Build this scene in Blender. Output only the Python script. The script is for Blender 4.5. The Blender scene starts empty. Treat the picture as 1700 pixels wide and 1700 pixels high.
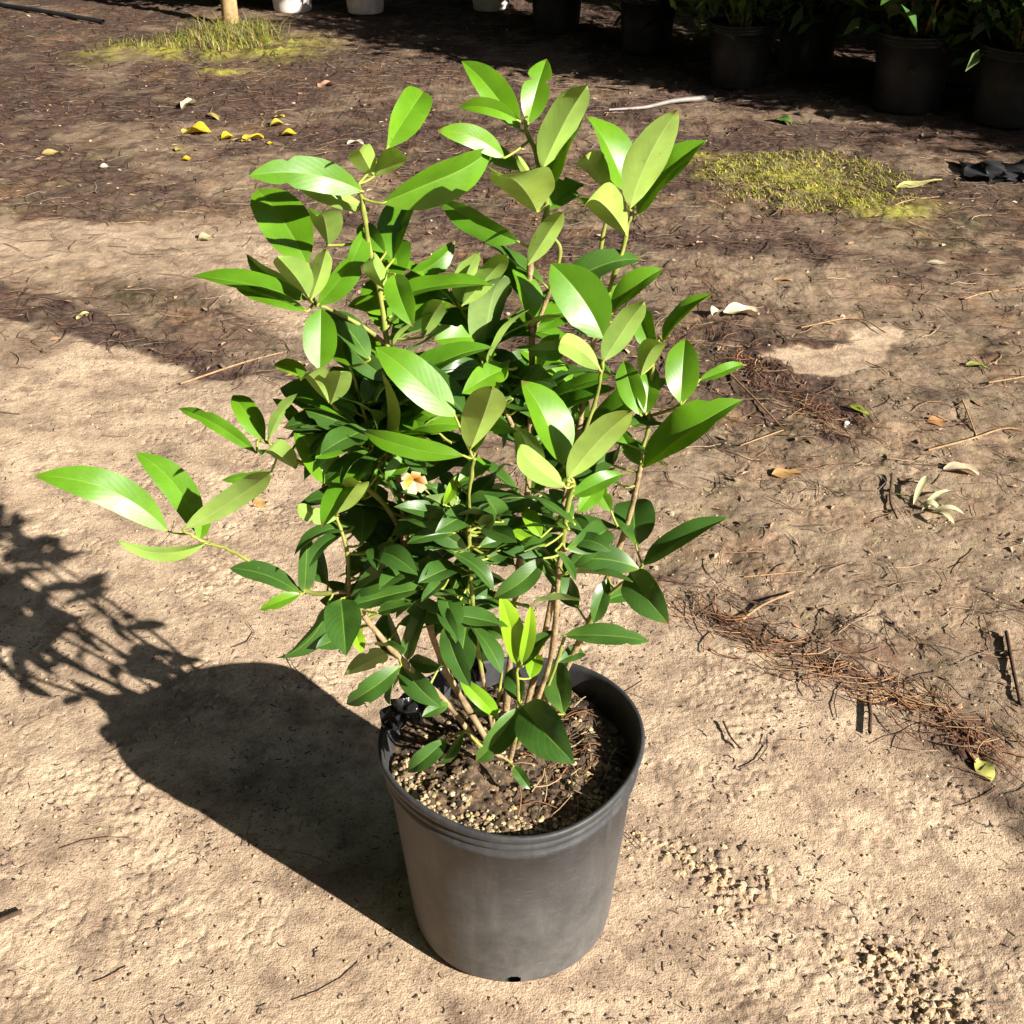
import bpy, math, random
import numpy as np
from mathutils import Vector

scene = bpy.context.scene
C = scene.collection
rng = np.random.default_rng(7)
random.seed(7)
R = math.radians

# ------------------------------------------------------------------ camera
F_PX, PITCH, CAM_H = 2050.0, R(31.5), 1.14
cam_d = bpy.data.cameras.new('camera')
cam = bpy.data.objects.new('camera', cam_d); C.objects.link(cam)
cam.location = (0, 0, CAM_H)
cam.rotation_euler = (math.pi/2 - PITCH, 0, 0)
cam_d.sensor_width = 36.0
cam_d.lens = 36.0*F_PX/1700.0
cam_d.clip_start = 0.02
cam_d.clip_end = 2000
scene.camera = cam

# ------------------------------------------------------------------ sky, sun, exposure
SUN_EL = R(27.0)
SUN_H = Vector((0.782, -0.623, 0)).normalized()          # horizontal direction towards the sun
world = bpy.data.worlds.new('World'); scene.world = world
world.use_nodes = True
wn = world.node_tree
sky = wn.nodes.new('ShaderNodeTexSky'); sky.sky_type = 'NISHITA'; sky.sun_disc = False
sky.sun_elevation = SUN_EL
sky.sun_rotation = math.atan2(SUN_H.x, SUN_H.y)
bg = wn.nodes['Background']; bg.inputs['Strength'].default_value = 0.05
wn.links.new(sky.outputs[0], bg.inputs['Color'])
sun_d = bpy.data.lights.new('sun', 'SUN'); sun_d.energy = 5.0; sun_d.angle = R(0.5)
sun_d.color = (1.0, 0.95, 0.86)
sun = bpy.data.objects.new('sun', sun_d); C.objects.link(sun)
to_sun = (SUN_H*math.cos(SUN_EL) + Vector((0, 0, math.sin(SUN_EL)))).normalized()
sun.rotation_euler = to_sun.to_track_quat('Z', 'Y').to_euler()
sun.location = (4, -3, 6)
vs = scene.view_settings
vs.view_transform = 'Standard'; vs.look = 'None'; vs.gamma = 1.0; vs.exposure = 1.22
vs.use_curve_mapping = False

# ------------------------------------------------------------------ measuring helpers (photo pixel -> place)
CP, SP = math.cos(PITCH), math.sin(PITCH)
POT_Y = 0.985
def ray(u, v):
    a, b = (u-850)/F_PX, (850-v)/F_PX
    return np.array([a, CP + b*SP, -SP + b*CP])
def gp(u, v, z=0.0):
    d = ray(u, v); k = (z-CAM_H)/d[2]
    return np.array([d[0]*k, d[1]*k, z])
def pp(u, v, d=0.0):                      # on the upright plane d metres in front of the pot's axis
    r = ray(u, v); k = (POT_Y-d)/r[1]
    return np.array([r[0]*k, r[1]*k, CAM_H + r[2]*k])
CAMP = np.array([0, 0, CAM_H])

# ------------------------------------------------------------------ noise
PERM = rng.permutation(256); PERM = np.concatenate([PERM, PERM, PERM])
GA = rng.random(256)*2*np.pi; GX, GY = np.cos(GA), np.sin(GA)
def perlin(x, y):
    xi, yi = np.floor(x).astype(np.int64), np.floor(y).astype(np.int64)
    xf, yf = x-xi, y-yi; xi &= 255; yi &= 255
    u, v = xf*xf*xf*(xf*(xf*6-15)+10), yf*yf*yf*(yf*(yf*6-15)+10)
    def g(ix, iy, fx, fy):
        h = PERM[PERM[ix & 255] + (iy & 255)]
        return GX[h]*fx + GY[h]*fy
    a, b = g(xi, yi, xf, yf), g(xi+1, yi, xf-1, yf)
    c, d = g(xi, yi+1, xf, yf-1), g(xi+1, yi+1, xf-1, yf-1)
    return (a+(b-a)*u)*(1-v) + (c+(d-c)*u)*v
def fbm(x, y, s, o=3):
    r = 0*x; a = 1.0
    for k in range(o):
        r = r + a*perlin(x/s+17.3*k+3, y/s-9.1*k+5); s *= 0.5; a *= 0.5
    return r
def sstep(a, b, x):
    t = np.clip((x-a)/(b-a), 0, 1); return t*t*(3-2*t)

# ------------------------------------------------------------------ what lies where on the ground
def blob(x, y, u0, v0, u1, v1, w, soft=0.5):
    """soft capsule between two photo points on the ground, half width w metres"""
    A, B = gp(u0, v0)[:2], gp(u1, v1)[:2]
    ab = B-A; L2 = max(ab@ab, 1e-9)
    t = np.clip(((x-A[0])*ab[0] + (y-A[1])*ab[1])/L2, 0, 1)
    d = np.hypot(x-A[0]-t*ab[0], y-A[1]-t*ab[1])
    return 1 - sstep(w*(1-soft), w*(1+soft), d)
def masks(x, y):
    n1 = fbm(x, y, 0.35, 4); n2 = fbm(x+31, y-8, 0.12, 3); n3 = fbm(x-12, y+40, 0.9, 3)
    # forest litter: beyond a line running from far left to near right
    A, B = gp(-250, 330)[:2], gp(1760, 1350)[:2]
    ab = B-A; nn = np.array([-ab[1], ab[0]])/np.hypot(*ab)
    if nn[1] < 0: nn = -nn
    s = (x-A[0])*nn[0] + (y-A[1])*nn[1]
    lit = sstep(-0.10, 0.16, s + 0.22*n1 + 0.10*n2)
    lit = lit*(0.62 + 0.38*sstep(-0.25, 0.2, n3+0.5*n2))*(.78+.22*sstep(1.5, 2.3, y))
    sandp = blob(x+.1*n2, y+.2*n1, -80, 400, 380, 425, 0.20) + blob(x, y, 420, 470, 560, 560, 0.10)*0.8 \
        + blob(x, y, 60, 640, 600, 720, 0.15)
    sandp = np.clip(sandp + 0.5*n2*sandp, 0, 1)
    lit = lit*(1-0.85*sandp)
    bare = blob(x+0.10*n2, y+0.16*n1+.05*n2, 1335, 590, 1440, 590, 0.085, 0.14)
    lit = lit*(1-bare)
    hum = blob(x+0.06*n2, y+0.12*n1, -60, 470, 180, 550, 0.060, .35) + blob(x+0.06*n2, y+.12*n1, 180, 560, 560, 645, 0.050, .5)*.95 \
        + blob(x+.04*n2, y+.05*n2, 1230, 560, 1420, 720, 0.045, .8)*0.9 + blob(x+.05*n2, y+.04*n1, 1150, 1000, 1420, 1130, 0.02, .8)*.7 \
        + blob(x+.05*n2, y+.04*n1, 1420, 1130, 1760, 1380, 0.035, .8)*.6
    hum = np.clip(hum*(0.85+1.1*n2), 0, 1)
    far = sstep(2.6, 5.5, y + 0.5*n3 + .4*n1)
    hum = np.clip(hum + (0.50*far*(1-.5*sandp)) + (1-.85*sandp)*.6*sstep(1.9, 3.0, y+.4*n3)*sstep(-.2, .3, n1), 0, 1)
    n4 = fbm(x+3, y-60, .55, 4)
    hum = np.clip(hum + .55*sstep(.02, .38, n4+.5*n2)*sstep(.35, .8, lit)*(1-.8*sandp), 0, 1)*(1-bare)
    lit = np.clip(np.maximum(lit, hum), 0, 1)
    moss = blob(x+.12*n2, y+.2*n1, 1210, 275, 1500, 350, 0.10, .9) + blob(x+.1*n2, y+.2*n1, 240, 85, 460, 80, .22, .8)*.9 \
        + blob(x, y+.1*n1, 345, 122, 395, 122, .05, .8)
    moss = np.clip(moss*(0.75+1.3*n2), 0, 1)
    crumb = (blob(x+.05*n2, y+.05*n1, 1075, 1380, 1230, 1480, 0.040, .9) + blob(x+.06*n2, y+.05*n1, 1470, 1560, 1600, 1680, 0.045, .9))*np.clip(.8+1.6*n2, 0, 1)
    return lit, hum, moss, np.clip(crumb, 0, 1), bare
def height(x, y, m=None):
    lit, hum, moss, crumb, bare = m if m is not None else masks(x, y)
    z = 0.010*fbm(x+5, y+2, 0.45, 2)
    z = z + lit*0.012*fbm(x-4, y, 0.075, 3) + lit*0.004*np.abs(fbm(x, y-3, 0.02, 2))
    f1 = fbm(x+1.7, y+9, 0.020, 3); f2 = fbm(x-5.7, y+2, 0.009, 2)
    rough = 0.10+0.8*sstep(-.05, .5, fbm(x+50, y-20, 0.16, 3))
    z = z + (1-0.3*lit)*(1-.7*bare)*rough*(0.0024*f1 + 0.0031*f2)
    cr = 1-np.abs(fbm(x+8, y-6, 0.030, 2))*6
    z = z - (1-.8*bare)*0.0026*np.clip(cr, 0, 1)**2*sstep(-.1, .3, fbm(x-70, y+20, 0.11, 2))
    z = z + crumb*0.007*(np.abs(fbm(x, y, 0.013, 2))*2-0.55)
    z = z + moss*(0.012 + 0.008*fbm(x, y, .02, 2))
    near = 1 - sstep(0.115, 0.30, np.hypot(x, y-POT_Y))
    far = sstep(9, 16, np.hypot(x, y))
    return (z*(1-0.85*near) - 0.001*near)*(1-far)

# ------------------------------------------------------------------ object helpers
def link(name, me, parent=None, mats=()):
    for m in mats: me.materials.append(m)
    o = bpy.data.objects.new(name, me); C.objects.link(o)
    if parent is not None: o.parent = parent
    return o
def tag(o, label=None, cat=None, group=None, kind=None):
    if label: o['label'] = label
    if cat: o['category'] = cat
    if group: o['group'] = group
    if kind: o['kind'] = kind
    return o
def empty(name, loc):
    o = bpy.data.objects.new(name, None); C.objects.link(o)
    o.location = [float(a) for a in loc]; o.empty_display_size = 0.05
    return o
def mesh_np(name, verts, faces, smooth=True):
    """verts (n,3); faces (m,k) array, all with k corners"""
    me = bpy.data.meshes.new(name)
    verts = np.ascontiguousarray(verts, dtype=np.float32); faces = np.ascontiguousarray(faces, dtype=np.int32)
    m, k = faces.shape
    me.vertices.add(len(verts)); me.vertices.foreach_set('co', verts.ravel())
    me.loops.add(m*k); me.loops.foreach_set('vertex_index', faces.ravel())
    me.polygons.add(m)
    me.polygons.foreach_set('loop_start', np.arange(0, m*k, k, dtype=np.int32))
    me.polygons.foreach_set('loop_total', np.full(m, k, dtype=np.int32))
    me.polygons.foreach_set('use_smooth', np.full(m, smooth, dtype=bool))
    me.update(calc_edges=True); me.validate()
    return me
def vcol(me, cols, name='col'):
    a = me.color_attributes.new(name, 'FLOAT_COLOR', 'POINT')
    c = np.ones((len(cols), 4), dtype=np.float32); c[:, :cols.shape[1]] = cols
    a.data.foreach_set('color', c.ravel())
def tube_np(P, rad, seg=6, cap=True):
    """verts, quads of a tube along P (n,3) with radii rad (n)"""
    P = np.asarray(P, float); n = len(P); rad = np.broadcast_to(np.asarray(rad, float), (n,))
    T = np.gradient(P, axis=0); T /= np.linalg.norm(T, axis=1)[:, None]+1e-12
    ref = np.array([0.31, 0.87, 0.38]) if abs(T[0] @ np.array([0.31, .87, .38])) < .9 else np.array([1., 0, 0])
    U = np.cross(T, ref); U /= np.linalg.norm(U, axis=1)[:, None]+1e-12
    W = np.cross(T, U)
    a = np.arange(seg)*2*np.pi/seg
    V = P[:, None] + rad[:, None, None]*(np.cos(a)[None, :, None]*U[:, None] + np.sin(a)[None, :, None]*W[:, None])
    V = V.reshape(-1, 3)
    i = np.arange(n-1)[:, None]*seg; j = np.arange(seg)[None]
    Q = np.stack([i+j, i+(j+1) % seg, i+seg+(j+1) % seg, i+seg+j], -1).reshape(-1, 4)
    return V, Q
def smooth_path(pts, n=6):
    """Catmull-Rom through pts (k,d)"""
    pts = np.asarray(pts, float)
    p = np.vstack([2*pts[0]-pts[1], pts, 2*pts[-1]-pts[-2]])
    out = []
    for i in range(1, len(p)-2):
        for t in np.linspace(0, 1, n, endpoint=False):
            a, b, c, d = p[i-1], p[i], p[i+1], p[i+2]
            out.append(0.5*((2*b)+(c-a)*t+(2*a-5*b+4*c-d)*t*t+(3*b-a-3*c+d)*t**3))
    out.append(p[-2])
    return np.array(out)
class Soup:
    """collects quads of many small pieces for one 'stuff' object"""
    def __init__(s): s.v, s.f, s.c, s.n = [], [], [], 0
    def add(s, V, Q, col):
        s.v.append(V); s.f.append(np.asarray(Q)+s.n); s.c.append(np.broadcast_to(np.asarray(col, float), (len(V), 3))); s.n += len(V)
    def build(s, name, mat, smooth=True, parent=None):
        me = mesh_np(name, np.vstack(s.v), np.vstack(s.f), smooth)
        vcol(me, np.vstack(s.c))
        return link(name, me, parent, (mat,))

# ------------------------------------------------------------------ materials
def newmat(name):
    m = bpy.data.materials.new(name); m.use_nodes = True
    nt = m.node_tree; return m, nt, nt.nodes['Principled BSDF'], nt.nodes['Material Output']
def N(nt, t, **kw):
    n = nt.nodes.new(t)
    for k, v in kw.items(): setattr(n, k, v)
    return n
def noise(nt, scale, detail=4, rough=.55, coord='Object'):
    tc = N(nt, 'ShaderNodeTexCoord'); n = N(nt, 'ShaderNodeTexNoise')
    n.inputs['Scale'].default_value = scale; n.inputs['Detail'].default_value = detail; n.inputs['Roughness'].default_value = rough
    nt.links.new(tc.outputs[coord], n.inputs['Vector']); return n.outputs['Fac']
def ramp(nt, fac, stops):
    r = N(nt, 'ShaderNodeValToRGB'); e = r.color_ramp.elements
    while len(e) < len(stops): e.new(0.5)
    for el, (p, c) in zip(e, stops):
        el.position = p; el.color = (*c, 1) if len(c) == 3 else c
    nt.links.new(fac, r.inputs[0]); return r.outputs[0]
def mix(nt, fac, a, b, mode='MIX'):
    m = N(nt, 'ShaderNodeMix', data_type='RGBA', blend_type=mode)
    for s, v in ((0, fac), (6, a), (7, b)):
        if hasattr(v, 'links'): nt.links.new(v, m.inputs[s])
        elif isinstance(v, (int, float)): m.inputs[s].default_value = v
        else: m.inputs[s].default_value = (*v, 1)
    return m.outputs[2]
def mathn(nt, op, a, b=0.0):
    m = N(nt, 'ShaderNodeMath', operation=op)
    for s, v in ((0, a), (1, b)):
        if hasattr(v, 'links'): nt.links.new(v, m.inputs[s])
        else: m.inputs[s].default_value = v
    return m.outputs[0]
def bump(nt, p, h, strength, dist):
    b = N(nt, 'ShaderNodeBump'); b.inputs['Strength'].default_value = strength; b.inputs['Distance'].default_value = dist
    nt.links.new(h, b.inputs['Height']); nt.links.new(b.outputs[0], p.inputs['Normal'])
def simple(name, col, rough=.7, var=.3, scale=40, spec=.3, bstr=0, bscale=200):
    m, nt, p, _ = newmat(name)
    f = noise(nt, scale)
    d = tuple(c*(1-var) for c in col); l = tuple(min(1, c*(1+var)) for c in col)
    nt.links.new(ramp(nt, f, [(.3, d), (.7, l)]), p.inputs['Base Color'])
    p.inputs['Roughness'].default_value = rough; p.inputs['Specular IOR Level'].default_value = spec
    if bstr: bump(nt, p, noise(nt, bscale), bstr, .003)
    return m
def attr_mat(name, rough=.8, spec=.25, var=.35, scale=120, trans=0):
    m, nt, p, out = newmat(name)
    a = N(nt, 'ShaderNodeAttribute', attribute_name='col')
    f = noise(nt, scale)
    c = mix(nt, 1.0, a.outputs['Color'], ramp(nt, f, [(.25, (1-var,)*3), (.75, (1+var,)*3)]), 'MULTIPLY')
    nt.links.new(c, p.inputs['Base Color'])
    p.inputs['Roughness'].default_value = rough; p.inputs['Specular IOR Level'].default_value = spec
    if trans:
        t = N(nt, 'ShaderNodeBsdfTranslucent'); nt.links.new(c, t.inputs[0])
        ms = N(nt, 'ShaderNodeMixShader'); ms.inputs[0].default_value = trans
        nt.links.new(p.outputs[0], ms.inputs[1]); nt.links.new(t.outputs[0], ms.inputs[2]); nt.links.new(ms.outputs[0], out.inputs[0])
    return m

# ground
m_ground, nt, p, _ = newmat('ground_soil')
at = N(nt, 'ShaderNodeAttribute', attribute_name='mask')
sep = N(nt, 'ShaderNodeSeparateColor'); nt.links.new(at.outputs['Color'], sep.inputs[0])
sand = ramp(nt, noise(nt, 7, 7, .66), [(.30, (.34, .245, .17)), (.42, (.50, .365, .25)), (.54, (.64, .475, .325)), (.70, (.73, .56, .385))])
speck = ramp(nt, noise(nt, 260, 4, .65), [(.30, (.30, .27, .26)), (.45, (1, 1, 1)), (.64, (1.0, 1.0, 1.0)), (.8, (1.12, 1.12, 1.1))])
sand = mix(nt, 1.0, sand, speck, 'MULTIPLY')
grey = ramp(nt, noise(nt, 22, 5, .65), [(.45, (1, 1, 1)), (.60, (.70, .68, .69)), (.74, (.46, .44, .44))])
sand = mix(nt, 1.0, sand, grey, 'MULTIPLY')
litter = ramp(nt, noise(nt, 26, 9, .78), [(.30, (.030, .021, .016)), (.43, (.105, .070, .047)), (.55, (.20, .135, .088)), (.66, (.33, .235, .155)), (.8, (.48, .37, .26))])
olive = ramp(nt, noise(nt, 12, 6, .65), [(.45, (1, 1, 1)), (.62, (.86, .95, .74))])
litter = mix(nt, 1.0, litter, olive, 'MULTIPLY')
tint = ramp(nt, noise(nt, 5, 4, .6), [(.35, (.82, .90, .92)), (.5, (1, 1, 1)), (.66, (1.18, .95, .82))])
litter = mix(nt, 1.0, litter, tint, 'MULTIPLY')
humus = ramp(nt, noise(nt, 60, 6, .7), [(.3, (.028, .019, .018)), (.52, (.082, .050, .043)), (.72, (.19, .12, .09))])
mossc = ramp(nt, noise(nt, 90, 4, .6), [(.3, (.16, .16, .025)), (.5, (.36, .35, .045)), (.72, (.48, .40, .11))])
c = mix(nt, sep.outputs[0], sand, litter)
c = mix(nt, sep.outputs[1], c, humus)
c = mix(nt, sep.outputs[2], c, mossc)
nt.links.new(c, p.inputs['Base Color']); p.inputs['Roughness'].default_value = .95; p.inputs['Specular IOR Level'].default_value = .1
h = mathn(nt, 'ADD', noise(nt, 420, 4, .65), mathn(nt, 'MULTIPLY', noise(nt, 110, 4, .6), 1.2))
bump(nt, p, h, .7, .004)

# plant
def leaf_material(name, base, vein, rough, spec, tcol, tmix, under=False):
    m, nt, p, out = newmat(name)
    uv = N(nt, 'ShaderNodeUVMap'); sx = N(nt, 'ShaderNodeSeparateXYZ'); nt.links.new(uv.outputs[0], sx.inputs[0])
    s, t = sx.outputs[0], sx.outputs[1]                   # s along, t across (0..1, midrib at .5)
    ta = mathn(nt, 'ABSOLUTE', mathn(nt, 'SUBTRACT', t, .5))
    mid = ramp(nt, ta, [(.012, (1, 1, 1)), (.035, (0, 0, 0))])
    ph = mathn(nt, 'ADD', mathn(nt, 'MULTIPLY', s, 60.0), mathn(nt, 'MULTIPLY', ta, -42.0))
    side = mathn(nt, 'SINE', ph)
    sv = ramp(nt, side, [(.70, (0, 0, 0)), (1.0, (.24, .24, .24))])
    oi = N(nt, 'ShaderNodeObjectInfo')
    n = noise(nt, 35, 4, .6)
    col = ramp(nt, n, [(.3, tuple(b*.82 for b in base)), (.7, tuple(b*1.15 for b in base))])
    rv = ramp(nt, oi.outputs['Random'], [(0, (.84, .90, .9)), (.5, (1, 1, 1)), (1, (1.10, 1.05, 1.0))])
    col = mix(nt, 1.0, col, rv, 'MULTIPLY')
    own = mix(nt, .35, (1, 1, 1), oi.outputs['Color']) if under else oi.outputs['Color']
    col = mix(nt, 1.0, col, own, 'MULTIPLY')
    blot = ramp(nt, noise(nt, 14, 3, .5), [(.40, (.88, .90, .95)), (.68, (1.14, 1.10, .95))])
    col = mix(nt, 1.0, col, blot, 'MULTIPLY')
    col = mix(nt, ramp(nt, s, [(.0, (.45, .45, .45)), (.22, (0, 0, 0))]), col, vein)
    wear = mathn(nt, 'MULTIPLY', ramp(nt, noise(nt, 150, 4, .7), [(.66, (0, 0, 0)), (.72, (1, 1, 1))]), ramp(nt, oi.outputs['Random'], [(.3, (0, 0, 0)), (.9, (1, 1, 1))]))
    edge = mathn(nt, 'MULTIPLY', ramp(nt, mathn(nt, 'ADD', mathn(nt, 'MULTIPLY', ta, 2.0), mathn(nt, 'MULTIPLY', noise(nt, 60, 3), .5)), [(1.16, (0, 0, 0)), (1.22, (1, 1, 1))]), .8)
    tipb = mathn(nt, 'MULTIPLY', ramp(nt, s, [(.93, (0, 0, 0)), (.975, (1, 1, 1))]), ramp(nt, oi.outputs['Random'], [(.55, (0, 0, 0)), (.6, (1, 1, 1))]))
    wear = mathn(nt, 'MAXIMUM', mathn(nt, 'MULTIPLY', wear, .7), mathn(nt, 'MAXIMUM', edge, tipb))
    col = mix(nt, mathn(nt, 'MINIMUM', wear, .85), col, (.17, .10, .03))
    col = mix(nt, mathn(nt, 'MULTIPLY', sv, .5), col, vein)
    col = mix(nt, mathn(nt, 'MULTIPLY', mid, .55), col, vein)
    nt.links.new(col, p.inputs['Base Color'])
    nt.links.new(ramp(nt, noise(nt, 45, 4), [(.3, (rough-.06,)*3), (.7, (rough+.12,)*3)]), p.inputs['Roughness']); p.inputs['Specular IOR Level'].default_value = spec
    hh = mathn(nt, 'ADD', mathn(nt, 'MULTIPLY', side, -.5 if not under else .5), mathn(nt, 'MULTIPLY', mid, -3.0 if not under else 3.0))
    hh = mathn(nt, 'ADD', hh, mathn(nt, 'MULTIPLY', noise(nt, 60, 3), 9.0))
    bump(nt, p, hh, .035, .0006)
    tr = N(nt, 'ShaderNodeBsdfTranslucent'); 
    tc = mix(nt, 1.0, tcol, own, 'MULTIPLY'); nt.links.new(tc, tr.inputs[0])
    ms = N(nt, 'ShaderNodeMixShader'); ms.inputs[0].default_value = tmix
    nt.links.new(p.outputs[0], ms.inputs[1]); nt.links.new(tr.outputs[0], ms.inputs[2]); nt.links.new(ms.outputs[0], out.inputs[0])
    return m
m_leaf = leaf_material('leaf_upper', (.122, .282, .012), (.21, .36, .05), .36, .5, (.46, .72, .05), .28)
m_under = leaf_material('leaf_underside', (.335, .50, .105), (.44, .56, .18), .55, .25, (.60, .74, .06), .25, True)
m_petiole = simple('petiole', (.30, .34, .06), .5, .2)
m_bark = simple('stem_bark', (.30, .215, .115), .8, .45, 60, .2, .6, 300)
m_green = simple('stem_green', (.24, .26, .055), .55, .3, 60)

# pot plastic: black polyethylene greyed by age, dust splashed on from the ground
m_pot, nt, p, _ = newmat('pot_plastic')
tc = N(nt, 'ShaderNodeTexCoord'); sx = N(nt, 'ShaderNodeSeparateXYZ'); nt.links.new(tc.outputs['Object'], sx.inputs[0])
base = ramp(nt, noise(nt, 14, 5, .6), [(.3, (.028, .029, .032)), (.7, (.050, .051, .054))])
dz = N(nt, 'ShaderNodeMapRange'); nt.links.new(sx.outputs[2], dz.inputs[0])
dz.inputs[1].default_value = .22; dz.inputs[2].default_value = .0; dz.inputs[3].default_value = .0; dz.inputs[4].default_value = .75
dustn = ramp(nt, noise(nt, 34, 7, .75), [(.22, (0, 0, 0)), (.85, (1, 1, 1))])
df = mathn(nt, 'MULTIPLY', dustn, dz.outputs[0])
df = mathn(nt, 'ADD', df, mathn(nt, 'MULTIPLY', ramp(nt, noise(nt, 300, 3, .6), [(.62, (0, 0, 0)), (.75, (1, 1, 1))]), .22))
scr = N(nt, 'ShaderNodeTexNoise'); scr.inputs['Scale'].default_value = 1.0; scr.inputs['Detail'].default_value = 5
mp = N(nt, 'ShaderNodeMapping'); mp.inputs['Scale'].default_value = (60, 60, 420); mp.inputs['Rotation'].default_value = (.25, .1, 0)
nt.links.new(tc.outputs['Object'], mp.inputs[0]); nt.links.new(mp.outputs[0], scr.inputs['Vector'])
df = mathn(nt, 'ADD', df, mathn(nt, 'MULTIPLY', ramp(nt, scr.outputs['Fac'], [(.60, (0, 0, 0)), (.72, (1, 1, 1))]), .16))
mp2 = N(nt, 'ShaderNodeMapping'); mp2.inputs['Scale'].default_value = (70, 70, 5); run = N(nt, 'ShaderNodeTexNoise'); run.inputs['Scale'].default_value = 1.0; run.inputs['Detail'].default_value = 4
nt.links.new(tc.outputs['Object'], mp2.inputs[0]); nt.links.new(mp2.outputs[0], run.inputs['Vector'])
df = mathn(nt, 'ADD', df, mathn(nt, 'MULTIPLY', ramp(nt, run.outputs['Fac'], [(.50, (0, 0, 0)), (.72, (1, 1, 1))]), .14))
base = mix(nt, df, base, (.205, .192, .175))
nt.links.new(base, p.inputs['Base Color']); p.inputs['Roughness'].default_value = .52; p.inputs['Specular IOR Level'].default_value = .35
bump(nt, p, noise(nt, 90, 5, .6), .18, .002)
m_potdark = simple('pot_plastic_clean', (.017, .017, .018), .45, .4, 20, .4)
m_potpale = simple('pot_plastic_pale', (.60, .54, .52), .6, .25, 14, .3)  # pale pinkish grey base colour, varied by noise
m_film = simple('black_film', (.014, .014, .016), .18, .3, 40, .6, .5, 60)
m_mix, nt, p, _ = newmat('potting_mix')
nt.links.new(ramp(nt, noise(nt, 95, 6, .7), [(.3, (.022, .015, .010)), (.48, (.085, .055, .032)), (.62, (.19, .13, .075)), (.78, (.36, .27, .16))]), p.inputs['Base Color'])
p.inputs['Roughness'].default_value = .95; bump(nt, p, noise(nt, 260, 5, .7), .8, .004)
m_bits = attr_mat('loose_bits', .85, .2)
m_shine = attr_mat('fallen_leaf', .55, .3, .25, 60, .2)
m_wood = simple('weathered_wood', (.40, .27, .13), .8, .35, 30, .2, .5, 150)

# ------------------------------------------------------------------ ground
def axis(segs):
    out = [segs[0][0]]
    for a, b, d0, d1 in segs:
        x = a
        while x < b-1e-6:
            f = (x-a)/(b-a); x += d0+(d1-d0)*f; out.append(min(x, b))
    return np.unique(np.round(out, 5))
xa = axis([(0, .75, .0028, .0028), (.75, 3.2, .0035, .022), (3.2, 12, .03, .6), (12, 400, 1, 60)])
xs = np.concatenate([-xa[:0:-1], xa])
yb = axis([(.72, 1.75, .0028, .0030), (1.75, 4, .0034, .0085), (4, 9, .009, .05), (9, 30, .06, 2), (30, 400, 3, 60)])
yn = axis([(0, .8, .004, .05), (.8, 12, .06, .9), (12, 400, 1.5, 60)])
ys = np.concatenate([.72-yn[:0:-1], yb])
GX_, GY_ = np.meshgrid(xs, ys)
mk = masks(GX_, GY_)
Z = height(GX_, GY_, mk)
nx, ny = len(xs), len(ys)
idx = np.arange(nx*ny).reshape(ny, nx)
F = np.stack([idx[:-1, :-1], idx[:-1, 1:], idx[1:, 1:], idx[1:, :-1]], -1).reshape(-1, 4)
me = mesh_np('ground', np.stack([GX_, GY_, Z], -1).reshape(-1, 3), F)
vcol(me, np.stack([mk[0], mk[1]*.85, mk[2]*.8], -1).reshape(-1, 3), 'mask')
ground = link('ground', me, None, (m_ground,))
tag(ground, kind='structure')
print('ground', nx, ny, nx*ny)
def hz(x, y):
    i = min(max(int(np.searchsorted(xs, x))-1, 0), nx-2); j = min(max(int(np.searchsorted(ys, y))-1, 0), ny-2)
    a, b = (x-xs[i])/(xs[i+1]-xs[i]), (y-ys[j])/(ys[j+1]-ys[j])
    return float((Z[j, i]*(1-a)+Z[j, i+1]*a)*(1-b)+(Z[j+1, i]*(1-a)+Z[j+1, i+1]*a)*b)
def on_ground(u, v, dz=0.0):
    q = gp(u, v); q[2] = hz(q[0], q[1])+dz; return q

# ------------------------------------------------------------------ pot
PROFILE = [(.0, .003), (.085, .003), (.100, .000), (.1075, .003), (.1110, .0075), (.1117, .0095), (.1121, .0115), (.1125, .0135), (.1128, .0155), (.1131, .0175), (.1134, .0195), (.1145, .030), (.1190, .085), (.1245, .150), (.1300, .222),
           (.1335, .2245), (.1352, .2275), (.1348, .2315), (.1318, .2345), (.1322, .2365), (.1355, .2385), (.1368, .2415), (.1362, .245), (.1335, .2475), (.1340, .249), (.1388, .2515),
           (.1402, .2565), (.1396, .2595), (.1375, .261), (.1345, .2595), (.1335, .256), (.1322, .245), (.1275, .222), (.1160, .085), (.1105, .020), (.104, .009), (.0, .008)]
def pot_mesh(name, seg=300, holes=True, deform=1.0):
    V = []; prof = np.array(PROFILE)
    for r_, z_ in prof:
        a = np.arange(seg)*2*np.pi/seg; w = (z_/.26)**1.5*deform
        rr = r_*(1 + w*(.016*np.cos(2*(a-R(40))) + .013*np.cos(3*(a-R(43))) + .006*np.cos(5*a+1)))
        zz = z_ + w*(.0035*np.cos(2*(a-R(15))) + .002*np.cos(3*a+.6))
        V.append(np.stack([rr*np.cos(a), rr*np.sin(a), zz], -1))
    V = np.vstack(V); n = len(prof)
    Fq = []
    for i in range(n-1):
        for j in range(seg):
            k = (j+1) % seg
            if holes and 4 <= i <= 9:
                a = (j+.5)/seg*360
                if min(abs((a-b+180) % 360-180) for b in (271, 31, 151)) < 4.3*math.sqrt(max(0, 1-((.5*(prof[i][1]+prof[i+1][1])-.0135)/.0064)**2)): continue
            Fq.append((i*seg+j, i*seg+k, (i+1)*seg+k, (i+1)*seg+j))
    return mesh_np(name, V, np.array(Fq))
pot = empty('nursery_pot', (0, POT_Y, 0))
tag(pot, 'dusty black plastic nursery pot holding the leafy shrub in the open sun', 'pot')
link('pot_wall', pot_mesh('pot_wall'), pot, (m_pot,))
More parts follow.
